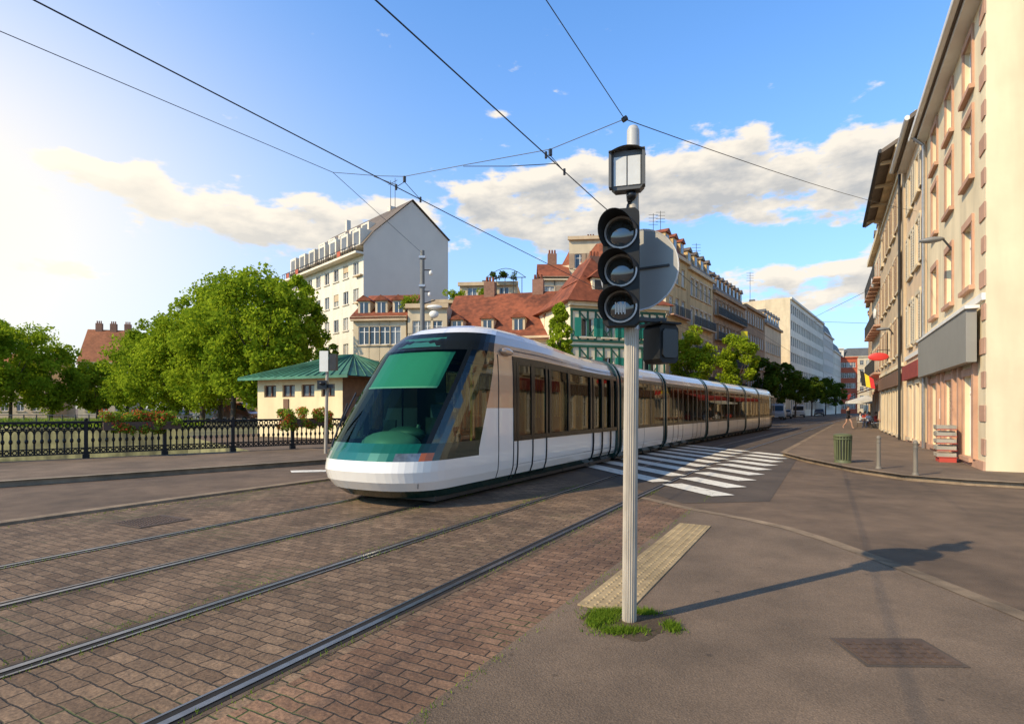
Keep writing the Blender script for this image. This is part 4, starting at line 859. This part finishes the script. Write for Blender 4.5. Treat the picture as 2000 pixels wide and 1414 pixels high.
MF=Matrix.Translation((fa.x,fa.y,0))@Matrix.Rotation(math.atan2(fd.y,fd.x),4,'Z'); o.M=MF
o.box('rails',DARK,0,FL,-.03,.03,1.0,1.06);o.box('rails',DARK,0,FL,-.02,.02,.5,.54)
for x in np.arange(0,FL,1.5): o.box('posts',DARK,x,x+.07,-.04,.04,0,1.1)
o.finish()
P=np.stack([rng.uniform(-95,-27,9000),np.zeros(9000),np.zeros(9000)],1); P[:,1]=68-(P[:,0]+110)*.25+rng.uniform(-.2,3,9000)
blades('quay_grass',P,.9,.08,PLF)
# ------------------------------------------------------------------ mast, small signal, bollards, bin
o=O('catenary_mast'); mx,my=X(825,20),20.
o.cyl('pole',mat('mast_grey',(.16,.16,.15),rough=.6),(mx,my,0.1),(mx,my,7.18),.10,.075,12); o.tube('camera_arm',DARK,[(mx,my,6.5),(mx+.3,my,6.5)],.02); o.ell('dome_camera',WHITE,(mx+.3,my,6.4),(.07,.07,.09))
o.tube('camera_arm',DARK,[(mx,my,5.75),(mx+.25,my,5.75)],.02); o.ell('dome_camera',WHITE,(mx+.25,my,5.65),(.06,.06,.08))
o.tube('lamp_arm',DARK,[(mx,my,5.3),(mx+.45,my,5.45)],.025); o.ell('lamp_head',WHITE,(mx+.42,my,5.2),(.28,.16,.09)); o.ell('lamp_head',WHITE,(mx+.4,my,4.95),(.17,.12,.14))
for z in(5.9,6.9): o.box('bands',STEEL,mx-.11,mx+.11,my-.11,my+.11,z,z+.08)
o.finish()
o=O('traffic_signal_post'); mx,my=X(636,19.4),19.4
o.cyl('pole',PG,(mx,my,.1),(mx+.06,my,3.35),.06,.05,12)
o.box('sign_panel',WHITE,mx-.17,mx+.12,my-.12,my-.08,2.9,3.6); o.box('cabinet',DARK,mx+.14,mx+.38,my-.1,my+.15,2.95,3.5); o.box('signal_box',BLACK,mx-.22,mx+.1,my-.2,my-.06,2.3,2.6); o.ell('signal_visor',BLACK,(mx-.05,my-.22,2.5),(.1,.1,.06)); o.box('push_box',DARK,mx+.06,mx+.3,my-.1,my,2.35,2.48)
o.finish()
def bollard(px,yb,h):
    Y=1.55*1115/(yb-797); x=X(px,Y); o=O('bollard'); BG=mat('bollard_grey',(.19,.16,.12),rough=.6); o.cyl('post',BG,(x,Y,.12),(x,Y,.12+h*.9),.05,.045,12); o.ell('cap',BG,(x,Y,.12+h*.92),(.055,.055,.07)); o.cyl('ring',BG,(x,Y,.12+h*.78),(x,Y,.12+h*.81),.06,.06,12); o.cyl('base',BG,(x,Y,.12),(x,Y,.18),.075,.06,12); o.finish()
bollard(1716,915,.85); bollard(1788,928,.8)
o=O('litter_bin'); Y=1.55*1115/(903-797); x=X(1646,Y); GN=mat('bin_green',(.11,.12,.05),rough=.6,var=.2)
n=18
for i in range(n):
    a=2*math.pi*i/n; o.cyl('slats',GN,(x+.19*math.cos(a),Y+.19*math.sin(a),.2),(x+.215*math.cos(a),Y+.215*math.sin(a),.86),.024,.024,5)
o.cyl('liner',DARK,(x,Y,.2),(x,Y,.84),.17,.19,16); o.cyl('base',GN,(x,Y,.12),(x,Y,.2),.23,.2,16)
for z in(.86,.78): o.cyl('rim',GN,(x,Y,z),(x,Y,z+.04),.242,.242,18,cap=(z>.8))
o.ell('lid',GN,(x,Y,.9),(.24,.24,.05)); o.finish()
o=O('newspaper_rack'); p=S(3.1,20.6); MRk=Matrix.Translation((p.x,p.y,.12))@Matrix.Rotation(-TH,4,'Z'); o.M=MRk
RR=mat('rack_red',(.45,.06,.04))
o.box('frame',RR,-.2,.2,-.3,.3,0,.12)
for k in range(5): 
    o.box('shelves',RR,-.24,.22,-.3,.3,.13+k*.2,.15+k*.2)
    for q in range(3): o.box('papers',WHITE if (k+q)%4 else GL2,-.26,.2,-.28+q*.19,-.12+q*.19,.155+k*.2,.26+k*.2+.03*((k*q)%2))
o.finish()
# ------------------------------------------------------------------ overhead wires
WM=mat('wire_dark',(.02,.02,.022),rough=.5)
o=O('overhead_wires')
def wire(pts,r=.008,sag=0):
    P=[]
    for a,b in zip(pts[:-1],pts[1:]):
        a=Vector(a);b=Vector(b);k=8 if sag else 1
        for i in range(k): t=i/k; q=a.lerp(b,t); q.z-=sag*4*t*(1-t); P.append(q)
    P.append(Vector(pts[-1])); o.tube('wires',WM,P,r,5)
for t0,h in((TC,5.62),(-3.8,5.5)):
    wire([tuple(S(t0+.1+cst(s),s,h)) for s in(-6,0,6,10,20,30,45,60,80,110)],.009)
A_=(X(650,12),12,1.67+460/1115*12); K_=(X(1220,8.5),8.5,1.67+564/1115*8.5); 
n1=(X(790,10.57),10.57,1.67+452/1115*10.57); n2=(X(1075,9.0),9.0,1.67+505/1115*9.0)
wire([A_,(X(740,11),11,1.67+(797-344)/1115*11),n1,(X(910,10),10,1.67+(797-322)/1115*10),n2,K_],.006)
d=Vector(A_)-Vector((X(190,8),8,1.67+655/1115*8)); q=Vector(A_)-d*2.2; wire([tuple(q),A_],.006)
wire([A_,(X(824,20),20,7.1)],.006)
wire([K_,(17.4,24.5,10.1)],.007,.15)
q=Vector(K_)+(Vector((X(1160,7.5),7.5,1.67+655/1115*7.5))-Vector(K_))*4; wire([K_,tuple(q)],.006)
for nd,t0,h in((n1,TC,5.62),(n2,-3.8,5.5)):
    c=Vector(nd); o.cyl('insulators',BLACK,c,c-Vector((0,0,.1)),.03,.03,8)
    s=(ST*c.x+CT*c.y)
    for ds in(-.35,.35): o.cyl('droppers',WM,c-Vector((0,0,.1)),S(t0+.1,s+ds,h),.006,.006,5)
    for ds in(-.35,.35): q=S(t0+.1,s+ds,h); o.cyl('clamps',WM,q-Vector((0,0,.05)),q+Vector((0,0,.05)),.02,.02,6)
wire([(X(730,11),11,1.67+(797-345)/1115*11),(X(775,10.6),10.6,1.67+(797-362)/1115*10.6)],.007)
wire([(X(905,10),10,1.67+(797-325)/1115*10),(X(995,9.2),9.2,1.67+(797-325)/1115*9.2),(X(1085,9.1),9.1,1.67+(797-320)/1115*9.1)],.007)
wire([(X(1590,60),60,1.67+(797-620)/1115*60),(X(1700,40),40,1.67+(797-565)/1115*40)],.015); wire([(X(1590,70),70,1.67+(797-628)/1115*70),(X(1705,60),60,1.67+(797-632)/1115*60)],.02)
o.cyl('insulators',BLACK,Vector(K_)-Vector((.03,0,.02)),Vector(K_)+Vector((.03,0,.02)),.04,.04,8)
o.finish()
# ------------------------------------------------------------------ vehicles
TYRE=mat('tyre',(.02,.02,.02),rough=.9)
def car(name,x,y,ang,col,van=False,L=4.2):
    m=mat('car_paint_%s'%name+str(round(x)),col,rough=.3,var=.05,coat=.6)
    o=O(name,Matrix.Translation((x,y,0))@Matrix.Rotation(ang,4,'Z')); W=.9 if not van else 1.0
    if van: pr=[(-2.5,.4),(-2.55,1.0),(-2.0,1.25),(-1.55,2.1),(-1.2,2.3),(2.5,2.3),(2.55,.4)]; top=[(-1.85,1.3),(-1.5,2.0),(-.6,2.0),(-.6,1.3)]; wh=(-1.7,1.6)
    else: pr=[(-2.1,.35),(-2.12,.75),(-1.9,.92),(-1.0,1.02),(-.4,1.42),(.3,1.5),(1.3,1.45),(1.95,1.0),(2.08,.9),(2.08,.35)]; top=[(-.85,1.04),(-.35,1.38),(1.2,1.4),(1.65,1.04)]; wh=(-1.3,1.3)
    n=len(pr)
    vs=[(a,-W+(.12 if z>1.2 else 0),z) for a,z in pr]+[(a,W-(.12 if z>1.2 else 0),z) for a,z in pr]
    o.add('body',m,vs,[tuple(range(n)),tuple(range(2*n-1,n-1,-1))]+[(i,i+n,(i+1)%n+n,(i+1)%n) for i in range(n)])
    for sg in(-1,1): o.add('side_windows',GL,[(a,sg*(W+.004-(.12 if z>1.2 else .03)),z) for a,z in top],[(0,1,2,3) if sg<0 else (3,2,1,0)])
    k=3 if not van else 2; a,b=pr[k],pr[k+1]; e=Vector((a[0]-b[0],0,a[1]-b[1])); nn=Vector((-abs(e.z),0,abs(e.x))).normalized()*.012
    o.add('windscreen',GL,[(a[0]+nn.x,-W+.15,a[1]+nn.z+.03),(a[0]+nn.x,W-.15,a[1]+nn.z+.03),(b[0]+nn.x,W-.2,b[1]+nn.z-.03),(b[0]+nn.x,-W+.2,b[1]+nn.z-.03)],[(0,1,2,3)])
    for wx in wh:
        for sg in(-1,1): o.cyl('wheels',TYRE,(wx,sg*(W-.18),.32),(wx,sg*(W+.02),.32),.32,.32,16); o.cyl('hubs',STEEL,(wx,sg*(W+.0),.32),(wx,sg*(W+.03),.32),.19,.17,10)
    fx=pr[0][0]-.01
    for sg in(-1,1): o.box('headlights',RIM,fx-.03,fx+.05,sg*W*.7-.14,sg*W*.7+.14,.62,.76)
    o.box('bumper',DARK,fx-.05,fx+.1,-W+.05,W-.05,.3,.5); o.box('number_plate',WHITE,fx-.065,fx-.05,-.25,.25,.4,.5)
    o.finish()
sa=math.pi/2-TH
car('delivery_van',X(1560,105),105,sa,(.6,.6,.6),True); car('delivery_van',X(1519,82),82,sa,(.5,.5,.52),True)
car('parked_car',X(1534,93),93,sa,(.35,.36,.38)); car('parked_car',X(1600,120),120,sa,(.1,.1,.12))
car('parked_car',X(413,75),75,math.radians(165),(.55,.56,.56)); car('parked_van',X(463,70),70,math.radians(170),(.2,.06,.03),True); car('parked_car',X(345,78),78,math.radians(165),(.05,.06,.08)); car('parked_car',X(300,80),80,math.radians(165),(.3,.3,.32))
# ------------------------------------------------------------------ people
def zramp(name,stops):
    m=bpy.data.materials.new(name); m.use_nodes=True; N=m.node_tree.nodes; L=m.node_tree.links; b=N['Principled BSDF']; b.inputs['Roughness'].default_value=.85
    tc=N.new('ShaderNodeTexCoord'); sp=N.new('ShaderNodeSeparateXYZ'); L.new(tc.outputs['Object'],sp.inputs[0]); mr=N.new('ShaderNodeMath'); mr.operation='DIVIDE'; mr.inputs[1].default_value=2.; L.new(sp.outputs[2],mr.inputs[0])
    cr=N.new('ShaderNodeValToRGB'); cr.color_ramp.interpolation='CONSTANT'; L.new(mr.outputs[0],cr.inputs[0]); e=cr.color_ramp.elements
    e[0].position=0;e[0].color=(*stops[0][1],1); e[1].position=stops[1][0]/2; e[1].color=(*stops[1][1],1)
    for z,c in stops[2:]: q=e.new(z/2); q.color=(*c,1)
    L.new(cr.outputs[0],b.inputs['Base Color']); return m
SK=(.45,.26,.18)
def person(name,loc,ang,J,m,hair=(.05,.03,.02)):
    """J: joint dict in metres, local, facing -Y"""
    order=['pelvis','waist','chest','neck','head','headtop','lsh','lel','lwr','lha','rsh','rel','rwr','rha','lhip','lkn','lan','lto','rhip','rkn','ran','rto']
    R_={'pelvis':(.15,.11),'waist':(.125,.095),'chest':(.16,.11),'neck':(.055,.055),'head':(.075,.085),'headtop':(.06,.07),'lsh':(.06,.06),'lel':(.042,.042),'lwr':(.028,.028),'lha':(.03,.018),'lhip':(.09,.09),'lkn':(.058,.058),'lan':(.038,.038),'lto':(.03,.04)}
    for k in list(R_): 
        if k[0]=='l': R_['r'+k[1:]]=R_[k]
    E=[('pelvis','waist'),('waist','chest'),('chest','neck'),('neck','head'),('head','headtop'),('chest','lsh'),('lsh','lel'),('lel','lwr'),('lwr','lha'),('chest','rsh'),('rsh','rel'),('rel','rwr'),('rwr','rha'),('pelvis','lhip'),('lhip','lkn'),('lkn','lan'),('lan','lto'),('pelvis','rhip'),('rhip','rkn'),('rkn','ran'),('ran','rto')]
    me=bpy.data.meshes.new('body'); me.from_pydata([J[k] for k in order],[(order.index(a),order.index(b)) for a,b in E],[]); me.materials.append(m)
    ob=bpy.data.objects.new('body',me); scn.collection.objects.link(ob)
    md=ob.modifiers.new('Skin','SKIN'); sv_=me.skin_vertices[0].data
    for i,k in enumerate(order): sv_[i].radius=R_[k]; sv_[i].use_root=(k=='pelvis')
    s=ob.modifiers.new('Sub','SUBSURF'); s.levels=2; s.render_levels=2; md.use_smooth_shade=True
    o=O('x'); hm=mat('hair_'+name+str(hair),hair,rough=.7); h=Vector(J['head']); 
    o.ell('hair',hm,h+Vector((0,.03,.075)),(.095,.10,.10),12,8); o.ell('hair',hm,h+Vector((0,.08,.0)),(.08,.05,.12),10,6)
    o.ell('nose',mat('skin_tone',SK),h+Vector((0,-.095,.01)),(.014,.02,.025),6,4)
    for sx in(-.035,.035): o.ell('eyes',BLACK,h+Vector((sx,-.083,.04)),(.011,.008,.007),6,4)
    o.ell('mouth',mat('lip',(.35,.12,.1)),h+Vector((0,-.082,-.03)),(.025,.008,.007),6,4)
    for k in('lha','rha'):
        c=Vector(J[k]); dd=(c-Vector(J[k[0]+'wr'])).normalized()
        for q,(ox,ln) in enumerate(((-.026,.06),(-.009,.07),(.009,.066),(.026,.052))):
            p=c+Vector((0,ox,0)) if abs(dd.y)<.7 else c+Vector((ox,0,0)); o.cyl('fingers',MATS['skin_tone'],p,p+dd*ln+Vector((0,-.012,0)),.009,.007,6)
        o.cyl('fingers',MATS['skin_tone'],c-dd*.02,c+dd*.03+Vector((0,-.04,0)),.011,.008,6)
    e=bpy.data.objects.new(name,None); scn.collection.objects.link(e); ob.parent=e
    for pn,p in o.p.items():
        m2=bpy.data.meshes.new(pn); m2.from_pydata(p.v,[],p.f); m2.materials.append(p.m); m2.polygons.foreach_set('use_smooth',[True]*len(m2.polygons)); q=bpy.data.objects.new(pn,m2); scn.collection.objects.link(q); q.parent=e
    e.location=loc; e.rotation_euler[2]=ang
walk={'pelvis':(0,0,.92),'waist':(0,-.01,1.08),'chest':(0,-.02,1.30),'neck':(0,-.03,1.45),'head':(0,-.04,1.56),'headtop':(0,-.035,1.65),'lsh':(.17,-.02,1.37),'lel':(.22,.12,1.12),'lwr':(.21,.10,.90),'lha':(.21,.07,.82),'rsh':(-.17,-.02,1.37),'rel':(-.23,-.08,1.12),'rwr':(-.18,-.27,1.0),'rha':(-.16,-.33,.97),
 'lhip':(.09,0,.86),'lkn':(.09,-.22,.50),'lan':(.09,-.30,.10),'lto':(.09,-.44,.05),'rhip':(-.09,0,.86),'rkn':(-.09,.05,.47),'ran':(-.09,.33,.16),'rto':(-.09,.26,.03)}
sit={'pelvis':(0,0,.52),'waist':(0,.0,.68),'chest':(0,.01,.90),'neck':(0,-.01,1.06),'head':(0,-.03,1.17),'headtop':(0,-.03,1.26),'lsh':(.17,0,.98),'lel':(.22,-.1,.74),'lwr':(.14,-.32,.76),'lha':(.12,-.39,.77),'rsh':(-.17,0,.98),'rel':(-.22,-.1,.74),'rwr':(-.14,-.30,.78),'rha':(-.12,-.37,.78),
 'lhip':(.09,-.03,.50),'lkn':(.11,-.45,.50),'lan':(.11,-.42,.09),'lto':(.11,-.56,.05),'rhip':(-.09,-.03,.50),'rkn':(-.11,-.45,.50),'ran':(-.11,-.50,.09),'rto':(-.11,-.64,.05)}
mw=zramp('walker_clothes',[(0,SK),(.72,(.02,.02,.025)),(1.36,SK),(1.6,SK)])
Yw=1.55*1115/(837-797); person('pedestrian',(X(1656,Yw),Yw,.12),math.radians(25),walk,mw,(.06,.03,.02))
ms_=[zramp('sitter_clothes_a',[(0,(.03,.04,.08)),(.60,(.6,.6,.62)),(1.02,SK)]),zramp('sitter_clothes_b',[(0,(.1,.1,.1)),(.6,(.45,.06,.04)),(1.02,SK)])]
def chair(x,y,a,m):
    o=O('cafe_chair',Matrix.Translation((x,y,.12))@Matrix.Rotation(a,4,'Z'))
    o.box('seat',m,-.21,.21,-.2,.22,.40,.43); o.box('backrest',m,-.2,.2,.20,.23,.55,.85)
    for sx in(-.19,.19):
        for sy in(-.18,.2): o.cyl('legs',DARK,(sx,sy,0),(sx,sy,.86 if sy>0 else .4),.013,.013,6)
    o.finish()
RC=mat('chair_red',(.4,.08,.04),rough=.5); RC2=mat('chair_white',(.5,.5,.5),rough=.5)
for k,(px,Y,a,mi) in enumerate(((1680,47,60,0),(1697,45.5,-70,0),(1711,43,20,1),(1690,52,-30,1))):
    x=X(px,Y); person('seated_person',(x,Y,.12-.06),math.radians(a),sit,ms_[mi],(.08,.05,.03)); chair(x,Y,math.radians(a),RC if k%2 else RC2)
for px,Y in((1689,46.3),(1704,44),(1697,51)):
    x=X(px,Y); o=O('cafe_table'); o.cyl('top',RC2,(x,Y,.84),(x,Y,.87),.35,.35,20); o.cyl('stem',DARK,(x,Y,.14),(x,Y,.84),.03,.03,8); o.cyl('foot',DARK,(x,Y,.12),(x,Y,.15),.22,.2,16); o.finish()
o=O('parasol'); x,Y=X(1692,49),49.; PC=mat('parasol_cloth',(.5,.48,.44),rough=.8); n=8
o.cyl('pole',STEEL,(x,Y,.12),(x,Y,2.75),.025,.025,8); o.cyl('base',DARK,(x,Y,.12),(x,Y,.2),.3,.25,14)
vs=[(x,Y,2.75)]+[(x+1.6*math.cos(2*math.pi*i/n),Y+1.6*math.sin(2*math.pi*i/n),2.25) for i in range(n)]+[(x+1.62*math.cos(2*math.pi*i/n),Y+1.62*math.sin(2*math.pi*i/n),2.05) for i in range(n)]
o.add('canopy',PC,vs,[(0,i+1,(i+1)%n+1) for i in range(n)]+[(i+1,i+1+n,(i+1)%n+1+n,(i+1)%n+1) for i in range(n)]); o.finish()
def wallobj(name): return O(name,MS)
AW=mat('awning_red',(.4,.04,.03),rough=.8,var=.15)
o=wallobj('shop_awning'); o.add('cloth',AW,[(3.55,48,3.5),(3.55,55,3.5),(1.7,55,2.75),(1.7,48,2.75),(1.7,55,2.5),(1.7,48,2.5)],[(0,1,2,3),(3,2,4,5)]); o.finish()
o=wallobj('shop_awning'); o.add('cloth',AW,[(3.9,59,3.5),(4.1,68,3.5),(2.1,68,2.75),(2.0,59,2.75),(2.1,68,2.5),(2.0,59,2.5)],[(0,1,2,3),(3,2,4,5)]); o.finish()
o=wallobj('shop_sign'); SR=mat('sign_red',(.6,.04,.03),rough=.4)
o.ell('panel',SR,(2.80,40,4.7),(.52,.05,.24),24,12); o.tube('bracket',DARK,[(2.75,40,4.9),(2.75,40,5.1),(3.4,40,5.1)],.02); o.finish()
o=wallobj('wall_flag'); 
for k,c in enumerate(((.015,.015,.015),(.75,.55,.03),(.6,.03,.03))): o.add('stripe_%d'%(k+1),mat('flag_%d'%k,c,rough=.8),[(2.1+.26*k,44.9,4.2-.2*k),(2.1+.26*k+.255,44.9,4.0-.2*k),(2.1+.26*k+.36,44.9,3.1-.08*k),(2.1+.26*k+.1,44.9,3.18-.08*k)],[(0,1,2,3)])
o.tube('pole',DARK,[(3.4,44.9,3.3),(2.0,44.9,4.28)],.02); o.finish()
for (t,s,z) in((3.5,22.0,6.9),(3.4,37.5,6.0)):
    o=wallobj('wall_street_lamp'); o.tube('arm',DARK,[(t,s,z-.4),(t-.25,s,z),(t-.45,s,z+.05)],.03); o.ell('head',mat('lamp_grey',(.2,.2,.2),rough=.5),(t-.55,s,z+.03),(.34,.15,.09)); o.finish()
o=wallobj('satellite_dish')
for (s,z) in((47,8.2),(49,10.8)): o.ell('dish',WHITE,(3.1,s,z),(.12,.4,.4),14,8); o.tube('arm',DARK,[(3.6,s,z-.3),(3.1,s,z)],.02)
o.finish()
o=O('yellow_sign')
o.box('panel',mat('sign_yellow',(.7,.6,.03),rough=.5),X(1448,62),X(1460,62),62,62.1,1.67+140/1115*62,1.67+150/1115*62); o.tube('bracket',DARK,[(X(1454,62),62.05,1.67+150/1115*62),(X(1454,62),62.05,1.67+156/1115*62),(X(1440,66),66,1.67+156/1115*62)],.03); o.finish()
for (x,y,z) in((X(1276,62),62,1.67+340/1115*62),(X(1290,62),62,1.67+345/1115*62),(X(1465,80),80,18.5),(X(1360,66),66,18.5)):
    o=O('tv_antenna'); o.cyl('mast',DARK,(x,y,z-2),(x,y,z+2.2),.03,.03,5)
    for k in range(4): o.cyl('elements',DARK,(x-.5,y,z+1+k*.35),(x+.5,y,z+1+k*.35),.02,.02,4)
    o.finish()
print('done')
